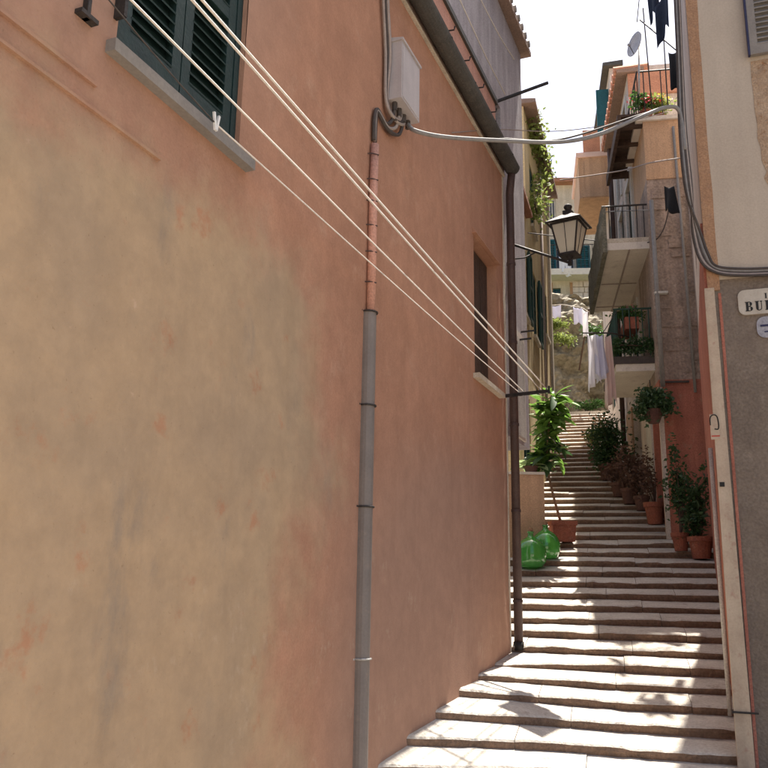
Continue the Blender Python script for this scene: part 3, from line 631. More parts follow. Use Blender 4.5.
# cream corner duct, clamp, thin white pipe
zt2 = FR1.px(703, 290)[1]
b = MB(); b.hexa([FR1.pt(-.055, -.43, -.06), FR1.pt(.085, -.43, -.06), FR1.pt(.085, -.43, .05), FR1.pt(-.055, -.43, .05), FR1.pt(-.03, zt2, -.06), FR1.pt(.055, zt2, -.06), FR1.pt(.055, zt2, .04), FR1.pt(-.03, zt2, .04)]); b.build('corner_duct', 'cream_duct', D1)
z = FR1.px(745, 712)[1]; b = MB(); b.fbox(FR1, -.06, .14, z-.008, z+.008, .052, .06); b.fbox(FR1, -.065, -.055, z-.008, z+.008, -.06, .06); b.build('duct_clamp', 'iron', D1)
b = MB(); b.fbox(FR1, .087, .112, .0, zt2-.05, -.01, .012); b.build('red_edge', 'red_stucco', D1)
q = MB(); u_, z_ = FR1.px(714, 424)
for k in range(10):
    a = math.pi*k/9; a2 = math.pi*(k+1)/9
q.tube(crom([FR1.pt(u_-.033, z_-.02, .052), FR1.pt(u_-.03, z_+.05, .052), FR1.pt(u_, z_+.075, .052), FR1.pt(u_+.03, z_+.05, .052), FR1.pt(u_+.034, z_-.05, .052), FR1.pt(u_, z_-.055, .052)], 4), .0055, 6); 
q.build('number_tile_mark', 'letter_black', D1)
MB().fbox(FR1, u_-.035, u_+.04, z_-.15, z_+.08, .046, .051).build('number_tile', 'cream_duct', D1)
MB().fbox(FR1, u_-.03, u_+.04, z_-.125, z_-.113, .046, .0515).build('red_tile', 'red_print', D1)
u_, z_ = FR1.px(722, 485); MB().fbox(FR1, u_-.02, u_+.02, z_-.02, z_+.02, .046, .052).build('small_screw_plate', 'letter_black', D1)
MB().tube([FR1s.pt(.75, .35, .06), FR1s.pt(.75, FR1.px(702, 425)[1]-.1, .06)], .022, 8).build('white_pipe', 'white_paint', D1, smooth=True)

# ---- street name plaque (only the letters that the photograph shows)
pu0, pzt = FR1.px(737, 291.5); pzb = FR1.px(740, 316)[1]; ph = pzt-pzb
pl = thing('name_plaque', FR1.pt(pu0+.4, pzb), 'rounded marble street name plaque with black capitals on grey wall', 'plaque')
def rounded(u0, u1, z0, z1, r, o0, o1, F=FR1):
    b = MB(); pts = []
    for cx, cz, a0 in ((u1-r, z1-r, 0), (u0+r, z1-r, 90), (u0+r, z0+r, 180), (u1-r, z0+r, 270)):
        for k in range(6): a = math.radians(a0+k*18); pts.append((cx+r*math.cos(a), cz+r*math.sin(a)))
    n = len(pts); b.v = [F.pt(u, z, o0) for u, z in pts]+[F.pt(u, z, o1) for u, z in pts]
    b.f = [tuple(range(n)), tuple(range(n, 2*n))[::-1]]+[(j, (j+1) % n, n+(j+1) % n, n+j) for j in range(n)]; b.mi = [0]*len(b.f); return b
rounded(pu0, pu0+.82, pzb, pzt, .06, -.01, .022).build('slab', 'marble', pl)
def letter(ch, u, z, h, th=.004, F=FR1, o=.0215):
    """heavy serif capital as flat raised print"""
    b = MB(); w = h*.70; S = h*.24; T = h*.07
    def rc(a, c, d, e): b.fbox(F, u+a, u+c, z+d, z+e, o, o+th)
    def bowl(cx, z0, z1, thick, w0):
        n = 10; zc = (z0+z1)/2; R = (z1-z0)/2
        for k in range(n):
            a0, a1 = [-math.pi/2+math.pi*t/n for t in (k, k+1)]
            def P(a, inn): rx = w0-(thick*abs(math.cos(a)) if inn else 0); rz = R-(T if inn else 0); return (u+cx+rx*math.cos(a), z+zc+rz*math.sin(a))
            q = [P(a0, 1), P(a0, 0), P(a1, 0), P(a1, 1)]
            b.hexa([F.pt(x, y, o) for x, y in q]+[F.pt(x, y, o+th) for x, y in q])
    if ch in 'BR':
        rc(S*.3, S*1.3, T, h-T); rc(0, S*1.6, 0, T); rc(0, S*1.6, h-T, h)
        rc(S*1.3, w*.58, h-T, h-.0005); rc(S*1.3, w*.58, h*.5-T/2, h*.5+T/2)
        bowl(w*.55, h*.5, h, S, w*.38)
        if ch == 'B': rc(S*1.3, w*.58, .0005, T); bowl(w*.58, 0, h*.5, S, w*.42)
        else: b.hexa([F.pt(u+w*.45, z, o), F.pt(u+w*.45+S, z, o), F.pt(u+w*.30+S, z+h*.5, o), F.pt(u+w*.30, z+h*.5, o)]+[F.pt(u+w*.60, z, o+th), F.pt(u+w*.6+S, z, o+th), F.pt(u+w*.30+S, z+h*.5, o+th), F.pt(u+w*.30, z+h*.5, o+th)]); rc(w*.6, w*1.05, 0, T)
    if ch == 'U':
        rc(S*.3, S*1.3, h*.28, h-T); rc(0, S*1.6, h-T, h); rc(w*.8, w*.8+T, h*.28, h-T); rc(w*.66, w*.98, h-T, h)
        n = 10; cx = (S*.3+w*.8+T)/2; rx = (w*.8+T-S*.3)/2
        for k in range(n):
            a0, a1 = [math.pi+math.pi*t/n for t in (k, k+1)]
            def P(a, inn):
                tk = S*.5*(1-math.cos(a))/1.0 if math.cos(a) < 0 else T
                r = rx-(max(T, tk) if inn else 0); rz = h*.28-(T*1.1 if inn else 0); return (u+cx+r*math.cos(a), z+h*.28+rz*math.sin(a))
            q = [P(a0, 1), P(a0, 0), P(a1, 0), P(a1, 1)]; b.hexa([F.pt(x, y, o) for x, y in q]+[F.pt(x, y, o+th) for x, y in q])
    if ch == 'I':
        rc(S*.3, S*1.3, T, h-T); rc(0, S*1.6, 0, T); rc(0, S*1.6, h-T, h)
    return b
hz_ = ph*.38; zl = pzb+ph*.13; ul = FR1.px(745, 306)[0]
for k, ch in enumerate('BUR'): letter(ch, ul+k*hz_*.92, zl, hz_).build('letter', 'letter_black', pl)
letter('I', FR1.px(764.5, 297)[0], zl+hz_*1.22, hz_*.55).build('letter', 'letter_black', pl)
u_, z_ = FR1.px(756.5, 326); b = rounded(u_, u_+.36, z_-.12, z_+.08, .07, -.01, .014)
lab = thing('utility_plate', FR1.pt(u_+.15, z_-.1), 'small rounded grey plate fixed just below the name plaque', 'plate')
b.build('plate_body', 'grey_plate', lab)
b = MB(); b.fbox(FR1, u_+.03, u_+.33, z_-.015, z_+.005, .0135, .017); b.fbox(FR1, u_+.06, u_+.25, z_-.07, z_-.058, .0135, .017); b.build('print_line', 'navy_paint', lab)

# ---- cables coming down the corner of that house
cb = thing('cable_run', FR1.pt(.2, ZB), 'thick grey-brown cables sweeping down the house corner and along the beige wall', 'cables')
for k, (dx, dy, r, m) in enumerate(((0, 0, .02, 'cable_dark'), (4, -3, .017, 'cable_grey'), (-4, 3, .016, 'cable_pale'), (8, -4, .014, 'cable_dark'), (-7, 6, .013, 'cable_dark'))):
    pts = [at_y(677-dx*.3, -8, 7.42), at_y(680-dx*.3, 60, 7.42), at_y(683-dx*.4, 130, 7.4), at_y(689-dx*.4, 190, 7.38)]
    for (x, y) in ((696, 232), (704, 258), (716, 270), (740, 273), (775, 272), (800, 270)):
        u, z = FR1.px(x+dx*.5*(1 if x < 712 else 0), y-dy*.0-dx*.45*(0 if x < 700 else 1), .035); pts.append(FR1.pt(u, z, .035+.004*k))
    ue, ze = u, z
    for q in range(1, 7): pts.append(FR1.pt(ue+q*.95, ze+.012*math.sin(q*2.1+k), .035+.004*k))
    MB().tube(crom(pts, 6), r, 7).build('cable', m, cb, smooth=True)
sp_ = thing('span_cable', at_y(560, 143, 7), 'thick grey cable sagging across the alley from box to opposite corner', 'cable')
pts = [FA.pt(bu0+.33, bz0-.05, .08), at_y(416, 131, 6.25), at_y(445, 137, 6.35), at_y(500, 140.5, 6.55), at_y(560, 142, 6.8), at_y(600, 134, 7.0), at_y(640, 117, 7.2), at_y(668, 107, 7.35), at_y(680, 113, 7.4), at_y(685, 150, 7.38)]
MB().tube(crom(pts, 8), 0.019, 8).build('cable', 'cable_grey', sp_, smooth=True)
MB().tube(crom([pts[3]+Vector((0, 0, .02)), pts[4]+Vector((0, 0, .025)), pts[6]+Vector((0, 0, .022)), pts[7]], 8), .009, 6).build('cable', 'cable_dark', sp_, smooth=True)
for k in range(6):
    p = pts[4].lerp(pts[6], k/5) if k else pts[4]
sw = thing('thin_wire', at_y(560, 131, 8), 'thin wire stretched from terracotta house gutter across to the right', 'wire')
MB().tube(crom([FA.pt(FA.px(450, 133)[0], FA.px(450, 133)[1], .02), at_y(500, 129.5, 9.3), at_y(560, 131, 9.5), at_y(625, 122, 10.5), at_y(668, 112, 12)], 6), .006, 5).build('wire', 'cable_pale', sw)
# ================================================================ right-hand row
def frame_px(F, x, y): return F.px(x, y)
# ---- near house of the row: red below, rubble above, roof terrace
H2 = thing('house', FR2.pt(.7, 2), 'narrow house with red lower wall, bare rubble above and flowered roof terrace', 'house')
ZR, ZP, ZT = 4.62, 8.0, 9.05
wall_mesh(FR2, 0, 1.55, 1.5, ZR, 4.0, [(.22, .82, 2.3, 4.35, .25)], bow=.0).build('lower_wall', 'red_stucco', H2)
wall_mesh(FR2, .004, 1.55, ZR+.001, ZP, 4.0).build('rubble_wall', 'brown_rubble', H2)
wall_mesh(FR2, -.012, 1.55, ZP+.001, ZT, 4.0).build('terrace_wall', 'tan_panel', H2)
MB().fbox(FR2, -.06, 1.55, ZT, ZT+.07, -4, .12).build('terrace_coping', 'slab_concrete', H2)
MB().fbox(FR2, .23, .81, 2.3, 4.34, -.22, -.17).build('door', 'wood_dark', H2)
MB().fbox(FR2, .9, 1.5, 2.3, 4.55, -.02, .03).build('white_door_jamb', 'white_paint', H2)
b = MB(); b.fbox(FR2, -.012, .07, 1.9, 4.5, -.045, .02); b.build('white_corner', 'rosy_stucco', H2)
# rough stones standing proud of the rubble end wall
rr = random.Random(11); sid = 0
z = ZR+.1
while z < ZP-.25:
    hgt = rr.uniform(.14, .26); u = .03
    while u < 1.0:
        wd = rr.uniform(.2, .42)
        if rr.random() < .62:
            st = MB(); p = [FR2f.pt(u+.01+rr.uniform(0, .02), z+rr.uniform(0, .02), -.1), FR2f.pt(u+wd-.01, z+rr.uniform(0, .02), -.1), FR2f.pt(u+wd-rr.uniform(.01, .03), z+hgt-rr.uniform(.01, .03), -.1), FR2f.pt(u+rr.uniform(.01, .03), z+hgt-rr.uniform(.01, .03), -.1)]
            o = rr.uniform(.004, .018); c = sum(p, Vector())/4; q = [c.lerp(v, .88)+FR2f.n*(.1+o) for v in p]
            st.hexa([p[0], p[1], p[2], p[3], q[0], q[1], q[2], q[3]]); st.build('stone', 'brown_rubble', H2); sid += 1
        u += wd
    z += hgt
# corner pipes and ledge
MB().tube([FR2f.pt(.05, 4.5, .06), FR2f.pt(.05, 7.6, .06)], .035, 8).build('grey_pipe', 'cable_grey', H2, smooth=True)
MB().tube([FR2f.pt(.52, 4.4, .05), FR2f.pt(.50, 6.6, .05), FR2f.pt(.47, 8.9, .05)], .022, 8).build('thin_pipe', 'cable_grey', H2, smooth=True)
MB().tube([FR2f.pt(.66, 3.9, .05), FR2f.pt(.64, 8.9, .05)], .03, 8).build('pale_pipe', 'cable_pale', H2, smooth=True)
u_, z_ = FR2f.px(654, 294); MB().fbox(FR2f, u_, u_+.2, z_-.02, z_+.015, -.02, .09).build('ledge', 'white_paint', H2)
u_, z_ = FR2f.px(663, 382); MB().fbox(FR2f, u_-.05, u_+.38, z_-.02, z_+.01, -.02, .03).build('wall_batten', 'cable_dark', H2)
# terrace railing
b = MB()
for k in range(6): b.tube([FR2.pt(.05+k*.28, ZT+.06, .05), FR2.pt(.05+k*.28, ZT+.95, .05)], .010, 6)
b.tube([FR2.pt(.0, ZT+.95, .05), FR2.pt(1.5, ZT+.95, .05)], .015, 6); b.tube([FR2.pt(.0, ZT+.5, .05), FR2.pt(1.5, ZT+.5, .05)], .010, 6)
for k in range(4): b.tube([FR2f.pt(.05+k*.28, ZT+.06, .0), FR2f.pt(.05+k*.28, ZT+.95, .0)], .010, 6)
b.tube([FR2f.pt(0, ZT+.95, .0), FR2f.pt(1.0, ZT+.95, .0)], .015, 6)
b.build('terrace_railing', 'iron', H2)
b = MB(); b.fbox(FR2, -.1, 2.1, 9.122, 9.16, .06, .42); b.fbox(FR2, -.1, 2.1, 8.96, 9.12, .36, .42)
for k in range(4): b.fbox(FR2, .05+k*.6, .12+k*.6, 9.0, 9.12, -.05, .36)
b.build('terrace_beam', 'wood_dark', H2)

def railing(F, u0, u1, z0, z1, o, n, r=.010):
    b = MB()
    for k in range(n+1): u = u0+(u1-u0)*k/n; b.tube([F.pt(u, z0, o), F.pt(u, z1, o)], r, 5)
    b.tube([F.pt(u0, z1, o), F.pt(u1, z1, o)], r*1.5, 6); b.tube([F.pt(u0, z0+.08, o), F.pt(u1, z0+.08, o)], r*1.2, 6); return b
# lower balcony
zb0 = 4.84; lo0, lo1, lout = .28, 2.25, .60
b = MB(); b.fbox(FR2, lo0, lo1, zb0, zb0+.12, -.1, lout); slab = b.build('balcony_slab', 'slab_concrete', H2)
MB().fbox(FR2, lo0-.02, lo1+.02, zb0+.121, zb0+.24, lout-.06, lout+.03).build('slab_edge', 'cable_dark', H2)
MB().fbox(FR2, lo0-.021, lo0+.06, zb0+.121, zb0+.24, 0, lout-.061).build('slab_edge', 'cable_dark', H2)
rl = railing(FR2, lo0+.05, lo1-.05, zb0+.24, zb0+1.05, lout-.03, 20).build('balcony_railing', 'deep_green_paint', H2)
b = MB()
for k in range(6): b.tube([FR2.pt(lo0+.03, zb0+.24, .05+k*.1), FR2.pt(lo0+.03, zb0+1.05, .05+k*.1)], .010, 5)
b.tube([FR2.pt(lo0+.03, zb0+1.05, 0), FR2.pt(lo0+.03, zb0+1.05, lout)], .016, 6); b.build('balcony_railing', 'deep_green_paint', H2)

# ---- beige house of the row with the big mossy balcony
H3 = thing('house', FR2.pt(3, 3), 'rosy beige house with big mossy balcony and tall green shutters', 'house')
h3 = [(1.9, 2.7, 4.95, 6.5, .18), (1.85, 2.55, 7.0, 9.0, .18), (3.2, 3.9, 7.0, 9.0, .18), (1.9, 2.5, 9.4, 10.6, .18), (3.3, 3.9, 9.4, 10.6, .18), (2.35, 3.3, 3.3, 4.75, .2)]
wall_mesh(FR2, 1.56, 4.4, 1.5, 10.95, 5, h3).build('wall', 'rosy_stucco', H3)
for k, (a, c, d, e, _r) in enumerate(h3[:5]):
    m = (a+c)/2; shutter_leaf(FR2, a+.01, m-.004, d+.01, e-.01, -.08, H3, 'deep_green_paint', slats=False, frame=.05); shutter_leaf(FR2, m+.004, c-.01, d+.01, e-.01, -.08, H3, 'deep_green_paint', slats=False, frame=.05)
    f = MB(); f.fbox(FR2, a-.1, a-.002, d-.1, e+.1, -.02, .03); f.fbox(FR2, c+.002, c+.1, d-.1, e+.1, -.02, .03); f.fbox(FR2, a-.002, c+.002, e+.002, e+.1, -.02, .03); f.build('window_surround', 'white_paint', H3)
for k in range(6): MB().fbox(FR2, 2.36+k*.155, 2.50+k*.155, 3.3, 4.74, -.16, -.12).build('door_plank', 'wood_warm', H3)
MB().fbox(FR2, 3.4, 4.3, 2.6, 4.9, -.02, .035).build('tan_pier', 'tan_panel', H3)
eave(FR2, 1.45, 4.5, 10.96, .20, .09, H3, 'roof_underside')
b = MB()
for k in range(13): b.tube([FR2.pt(1.56+k*.24, 11.09, -.4), FR2.pt(1.56+k*.24, 11.05, .25)], .09, 8)
b.build('roof_tile_row', 'orange_tile', H3, kind='stuff')
MB().fbox(FR2, 1.5, 1.558, 10.5, 10.95, -2.5, .0).build('gable_band', 'orange_tile', H3)
# big balcony
zb1 = 6.84
b = MB(); b.fbox(FR2, .10, 3.32, zb1, zb1+.12, -.1, .66); slab = b.build('balcony_slab', 'slab_concrete', H3)
for q in ((.10, 3.32, .30, .33), (1.7, 1.73, .02, .64), (3.0, 3.03, .02, .64)):
    MB().fbox(FR2, q[0], q[1], zb1-.012, zb1-.001, q[2], q[3]).build('slab_joint', 'cable_pale', H3)
pm = MB(); N_ = 40
for k in range(N_):
    ua, ub = .08+3.28*k/N_, .08+3.28*(k+1)/N_
    def o_(u, z): return .74+.035*noise.noise(Vector((u*3, z*3, 1)))
    def h_(u): return zb1+.78+.05*noise.noise(Vector((u*2.2, 3, 1)))
    for j in range(5):
        za, zc = [zb1-.04+(h_(ua)-zb1+.04)*t/5 for t in (j, j+1)]; zd, ze = [zb1-.04+(h_(ub)-zb1+.04)*t/5 for t in (j, j+1)]
        pm.hexa([FR2.pt(ua, za, .662), FR2.pt(ub, zd, .662), FR2.pt(ub, zd, o_(ub, zd)), FR2.pt(ua, za, o_(ua, za)), FR2.pt(ua, zc, .662), FR2.pt(ub, ze, .662), FR2.pt(ub, ze, o_(ub, ze)), FR2.pt(ua, zc, o_(ua, zc))])
pm.build('balcony_parapet', 'mossy_render', H3)
b = MB(); b.tube([FR2.pt(.12, zb1+.78, 0), FR2.pt(.12, zb1+.78, .72)], .016, 6)
for k in range(6): b.tube([FR2.pt(.12, zb1+.12, .06+k*.11), FR2.pt(.12, zb1+.78, .06+k*.11)], .009, 5)
b.build('balcony_railing', 'iron', H3)
MB().fbox(FR2, .102, .18, zb1+.12, zb1+.2, 0, .66).build('balcony_kerb', 'pale_cream_stucco', H3)

# ---- grey house with tan balcony box
H4 = thing('house', FR2.pt(6.5, 4), 'tall grey house with solid tan balcony box and slate edged roof', 'house')
h4 = [(4.6, 5.2, 11.45, 12.6, .18), (5.5, 6.2, 8.4, 9.9, .18), (7.2, 7.9, 8.4, 9.9, .18), (4.8, 5.5, 5.6, 7.2, .18), (6.6, 7.3, 5.6, 7.2, .18)]
wall_mesh(FR2, 4.41, 8.7, 2.5, 13.0, 5, h4).build('wall', 'rosy_stucco', H4)
for (a, c, d, e, _r) in h4:
    m = (a+c)/2; shutter_leaf(FR2, a+.01, m-.004, d+.01, e-.01, -.08, H4, 'teal_paint', slats=False, frame=.05); shutter_leaf(FR2, m+.004, c-.01, d+.01, e-.01, -.08, H4, 'teal_paint', slats=False, frame=.05)
# shutters swung out square to the wall
FS = Face(tuple(FR2.pt(4.6, 0, 0))[:2], 280, 1)
shutter_leaf(FS, .02, .30, 11.45, 12.6, 0, H4, 'teal_paint', slats=False, frame=.08)
eave(FR2, 4.3, 8.9, 13.01, .15, .12, H4, 'gutter_metal')
tb = MB(); tb.fbox(FR2, 5.7, 7.9, 10.45, 11.5, .0, .68); tb.build('balcony_box', 'tan_panel', H4)
MB().fbox(FR2, 5.66, 7.95, 11.5, 11.62, .0, .73).build('balcony_rim', 'linen_pink', H4)
b = MB(); b.fbox(FR2, 5.685, 5.70, 10.6, 11.4, .06, .12); b.fbox(FR2, 5.685, 5.70, 10.6, 11.4, .56, .62); b.fbox(FR2, 5.685, 5.70, 10.47, 10.6, .06, .62); b.build('panel_trim', 'tan_panel', H4)
MB().fbox(FR2, 5.75, 5.8, 11.62, 12.25, .15, .55).build('red_screen', 'orange_tile', H4)
MB().tube([FR2.pt(4.38, 3.3, .09), FR2.pt(4.38, 11.0, .09), FR2.pt(4.35, 11.2, .09)], .05, 8).build('downpipe', 'brown_metal', H4, smooth=True)

# ================================================================ far end: rock face, hillside house, tree
rk = MB(); nx, nz = 92, 60
for j in range(nz+1):
    for i in range(nx+1):
        x = 2.2+i*.096; z = 4.8+j*.09; base = 23.7+.35*(z-6)*.45+(x-4.5)*-.05
        zz = z+.35*x
        d = .6*noise.noise(Vector((x*.7, z*.7, 2)))+.34*noise.noise(Vector((x*1.7, z*1.9, 7)))+.16*noise.noise(Vector((x*4.4, z*4.4, 3)))+.07*noise.noise(Vector((x*9, z*9, 3)))
        d += .14*abs(noise.noise(Vector((x*.5, zz*2.6, 8))))*2-.1*(noise.noise(Vector((x*1.1, zz*3.3, 1))) > .25)
        rk.v.append(Vector((x, base+d, z+.12*noise.noise(Vector((x, z, 11))))))
for j in range(nz):
    for i in range(nx):
        q = j*(nx+1)+i; rk.f.append((q, q+1, q+nx+2, q+nx+1)); rk.mi.append(0)
rk.build('rock_face', 'rock', smooth=False, kind='structure')
hl = MB(); nx, ny = 30, 24
for j in range(ny+1):
    for i in range(nx+1):
        x = -26+i*2.4; y = 24.8+j*2.6; z = 9.6+max(0, (y-31))*.26+.5*noise.noise(Vector((x*.2, y*.2, 0)))
        hl.v.append(Vector((x, y, z)))
for j in range(ny):
    for i in range(nx): q = j*(nx+1)+i; hl.f.append((q, q+1, q+nx+2, q+nx+1)); hl.mi.append(0)
hl.build('hill', 'grass_hill', smooth=True, kind='structure')
FE = Face((5.2, 30), 95, 1)
E_ = thing('house', FE.pt(2, 9.8), 'pale hillside house with teal shutters standing above the rock face', 'house')
def eh(x0, x1, y0, y1, r=.2):
    a, c, d, e = pxhole(FE, x0, x1, y0, y1); return (a, c, d, e, r)
e1 = eh(556, 575, 246, 274, .3); e2 = eh(553, 561, 288, 303, .25); e3 = eh(549, 556, 198, 221, .2); e4 = eh(596, 606, 246, 274, .2)
wall_mesh(FE, -.6, 5, 9.0, 16.6, 5, [e1, e2, e3, e4]).build('wall', 'pale_cream_stucco', E_)
plain_window(FE, e2, E_, 'teal_paint'); plain_window(FE, e1, E_, 'white_paint', .25); plain_window(FE, e3, E_, 'white_paint', .17); plain_window(FE, e4, E_, 'teal_paint', .17)
a, c, d, e = pxhole(FE, 547, 556, 240, 274); shutter_leaf(FE, a, c, d, e, .02, E_, 'teal_paint', slats=True, sh=.09, frame=.06)
a, c, d, e = pxhole(FE, 576, 590, 246, 274); shutter_leaf(FE, a, c, d, e, .02, E_, 'teal_paint', slats=True, sh=.09, frame=.06)
a, c, d, e = pxhole(FE, 546, 592, 275, 281); MB().fbox(FE, a, c, d, e, -.1, .7).build('balcony_slab', 'slab_concrete', E_)
b = MB()
for k in range(12): u = a+.05+(c-a-.1)*k/11; b.tube([FE.pt(u, e, .65), FE.pt(u, e+.95, .65)], .012, 5)
b.tube([FE.pt(a, e+.95, .65), FE.pt(c, e+.95, .65)], .018, 6); b.build('balcony_railing', 'iron', E_)
a, c, d, e = pxhole(FE, 550, 573, 283, 310)
for q in ((a, a+.1), (c-.1, c)): MB().fbox(FE, q[0], q[1], d, e, -.02, .04).build('orange_jamb', 'orange_plaster', E_)
a2, c2, d2, e2_ = pxhole(FE, 573, 594, 282, 315)
rr2 = random.Random(5); z = d2
while z < e2_:
    u = a2
    while u < c2:
        wd = rr2.uniform(.25, .5); MB().fbox(FE, u, u+wd-.03, z, z+.19, -.02, .04+rr2.uniform(0, .03)).build('stone', 'rosy_stucco', E_); u += wd
    z += .22
MB().fbox(FE, -.7, 5.1, 16.6, 16.75, -5, .35).build('eave', 'roof_tile', E_)
MB().fbox(FE, -.6, 2.0, FE.px(552, 225)[1]-.05, FE.px(552, 225)[1]+.05, -.02, .06).build('string_course', 'white_paint', E_)

# ================================================================ foliage helpers
def leaf_quads(b, c, size, rnd, mi=0, flat=False, d=None):
    d = d or Vector((rnd.gauss(0, 1), rnd.gauss(0, 1), rnd.gauss(-.1, .8))); d.normalize()
    s = d.cross(Vector((rnd.gauss(0, 1), rnd.gauss(0, 1), rnd.gauss(0, 1))));
    if s.length < 1e-3: s = Vector((1, 0, 0))
    s.normalize(); n = d.cross(s); L = size*rnd.uniform(.7, 1.25); W = L*.26
    k = len(b.v); b.v += [c, c+d*L*.45+s*W+n*W*.3, c+d*L-n*L*.12, c+d*L*.45-s*W+n*W*.3]
    b.f += [(k, k+1, k+2), (k, k+2, k+3)]; b.mi += [mi, mi]
def crown(c, rad, n, size, rnd, clumps=14):
    """leaves gathered in clumps through an uneven volume"""
    b = MB(); c = Vector(c); cl = []
    for _ in range(clumps):
        v = Vector((rnd.gauss(0, 1), rnd.gauss(0, 1), rnd.gauss(0, 1))); v.normalize(); v *= rnd.uniform(.25, 1)
        cl.append((c+Vector((v.x*rad[0], v.y*rad[1], v.z*rad[2])), rnd.uniform(.22, .42)))
    for _ in range(n):
        p, r = rnd.choice(cl); m = min(rad)
        q = p+Vector((rnd.gauss(0, 1)*r*rad[0], rnd.gauss(0, 1)*r*rad[1], rnd.gauss(0, 1)*r*rad[2]))*.75
        leaf_quads(b, q, size, rnd)
    return b, cl
def twigs(base, cl, r, n=5):
    b = MB()
    for p, _ in cl[:10]: m = Vector(base).lerp(p, .5)+Vector((.02, -.02, .04)); b.tube(crom([base, m, p], 3), [r*(1-.8*t/6) for t in range(7)], n)
    return b
def pot_mesh(c, r, h, n=20):
    return MB().lathe(c, [(r*.68, 0), (r*.9, h*.72), (r*.92, h*.78), (r*1.04, h*.785), (r*1.06, h), (r*.94, h), (r*.9, h*.88)], n)
def potted(name, X, Y, r, h, label, cat, leafm, crownc, rad, n, size, seed, potm='terracotta_pot', group=None, clumps=12):
    rnd = random.Random(seed); z = stair_z(X, Y)
    t = thing(name, (X, Y, z), label, cat, group)
    p = pot_mesh((X, Y, z), r, h).build('pot', potm, t, smooth=False)
    MB().lathe((X, Y, z+h*.8), [(r*.9, 0), (r*.88, .02)], 14).build('soil', 'soil', t)
    cc = Vector((X, Y, z))+Vector(crownc); b, cl = crown(cc, rad, n, size, rnd, clumps)
    b.build('foliage', leafm, t, kind='stuff'); twigs((X, Y, z+h*.8), cl, .012).build('stems', 'wood_dark', t)
    return t
# ---- potted shrubs on the right
p1 = at_y(681, 546, 12.0); p2 = at_y(701, 547, 11.8)
potted('potted_plant', p1.x, p1.y, .125, .25, 'small terracotta pot with thin leafy climber against red wall', 'potted plant', 'leaf_dark', (.02, .06, .85), (.17, .12, .62), 650, .075, 1, group=None)
potted('potted_plant', p2.x, p2.y, .17, .30, 'wide terracotta pot with tall climber beside the white pipe', 'potted plant', 'leaf_dark', (-.03, .05, .95), (.20, .12, .68), 900, .08, 2)
for (X, Y, hgt) in ((p1.x, p1.y, 1.45), (p2.x, p2.y, 1.6)):
    pass
def rail_z(p): return stair_z(p[0], p[1])
p3 = at_y(655, 517, 13.3)
potted('potted_plant', p3.x, p3.y, .16, .34, 'tall clay pot with sparse bare plant by white door jamb', 'potted plant', 'leaf_dry', (-.05, .05, .8), (.15, .12, .45), 200, .07, 3)
for k, (x, y, Dd, r, h, lab, lm, cc, rad, n) in enumerate((
        (642, 505, 13.9, .13, .24, 'dull clay pot with rusty brown plant next to tall clay pot', 'leaf_dry', (0, 0, .5), (.2, .16, .28), 420),
        (630, 500, 14.3, .15, .26, 'dull clay pot with wide brown shrub before the plank door', 'leaf_dry', (0, 0, .55), (.24, .18, .32), 520),
        (619, 492, 14.9, .14, .25, 'dull clay pot with low dry plant touching the dark bush', 'leaf_dry', (0, 0, .45), (.2, .16, .24), 380))):
    p = at_y(x, y, Dd); potted('potted_plant', p.x, p.y, r, h, lab, 'potted plant', lm, cc, rad, n, .075, 20+k, 'old_clay')
p = at_y(611, 480, 15.9)
potted('potted_plant', p.x, p.y, .22, .3, 'big dark green bush in pot at the edge of the steps', 'potted plant', 'leaf_dark', (0, 0, .72), (.36, .3, .52), 2600, .075, 31, 'old_clay', clumps=26)
p = at_y(590, 452, 17.2)
potted('potted_plant', p.x+.1, p.y, .12, .2, 'small pot of yellow-green leaves beyond the dark bush', 'potted plant', 'leaf_yellow', (-.05, 0, .55), (.16, .16, .2), 260, .07, 32, 'old_clay')
# hanging plant under the lower balcony
hp = at_y(653, 405, 12.45); rnd = random.Random(41)
hang = thing('hanging_plant', hp-Vector((0, 0, .3)), 'dark green hanging plant on the red and rubble house corner', 'hanging plant')
MB().lathe(hp-Vector((0, 0, .28)), [(.08, 0), (.13, .12), (.15, .2), (.13, .2)], 14).build('basket', 'old_clay', hang)
b, cl = crown(hp, (.27, .22, .26), 1500, .085, rnd, 22); b.build('foliage', 'leaf_dark', hang, kind='stuff')
MB().tube([hp-Vector((0, 0, .2)), hp+Vector((.05, .25, .45))], .008, 5).build('hanger', 'iron', hang)
# window boxes and plants on the lower balcony
wb = thing('window_box', FR2.pt(.6, zb0+.75, lout+.1), 'red window box with greenery hung on the lower balcony railing', 'window box')
MB().fbox(FR2, .32, .95, zb0+.72, zb0+.92, lout-.40, lout-.18).build('box', 'terracotta_pot', wb)
b, cl = crown(FR2.pt(.62, zb0+1.03, lout-.28), (.22, .3, .14), 420, .07, rnd, 12); b.build('foliage', 'leaf_mid', wb, kind='stuff')
b, cl = crown(FR2.pt(.5, zb0+1.08, lout-.3), (.1, .15, .08), 60, .05, rnd, 8); b.build('flowers', 'flower_pink', wb, kind='stuff')
tr = thing('balcony_creeper', FR2.pt(1.0, zb0+.4, lout), 'green creeper trailing through the lower balcony railing', 'creeper')
b = MB()
for k in range(1500):
    t = rnd.random(); c = FR2.pt(lo0+t*(lo1-lo0), zb0+.42+rnd.gauss(0, .09), lout-.02+rnd.gauss(0, .04)) if rnd.random() < .55 else FR2.pt(lo0+rnd.gauss(0, .03), zb0+.42+rnd.gauss(0, .07), rnd.random()*lout)
    leaf_quads(b, c, .07, rnd)
b.build('foliage', 'leaf_dark', tr, kind='stuff')
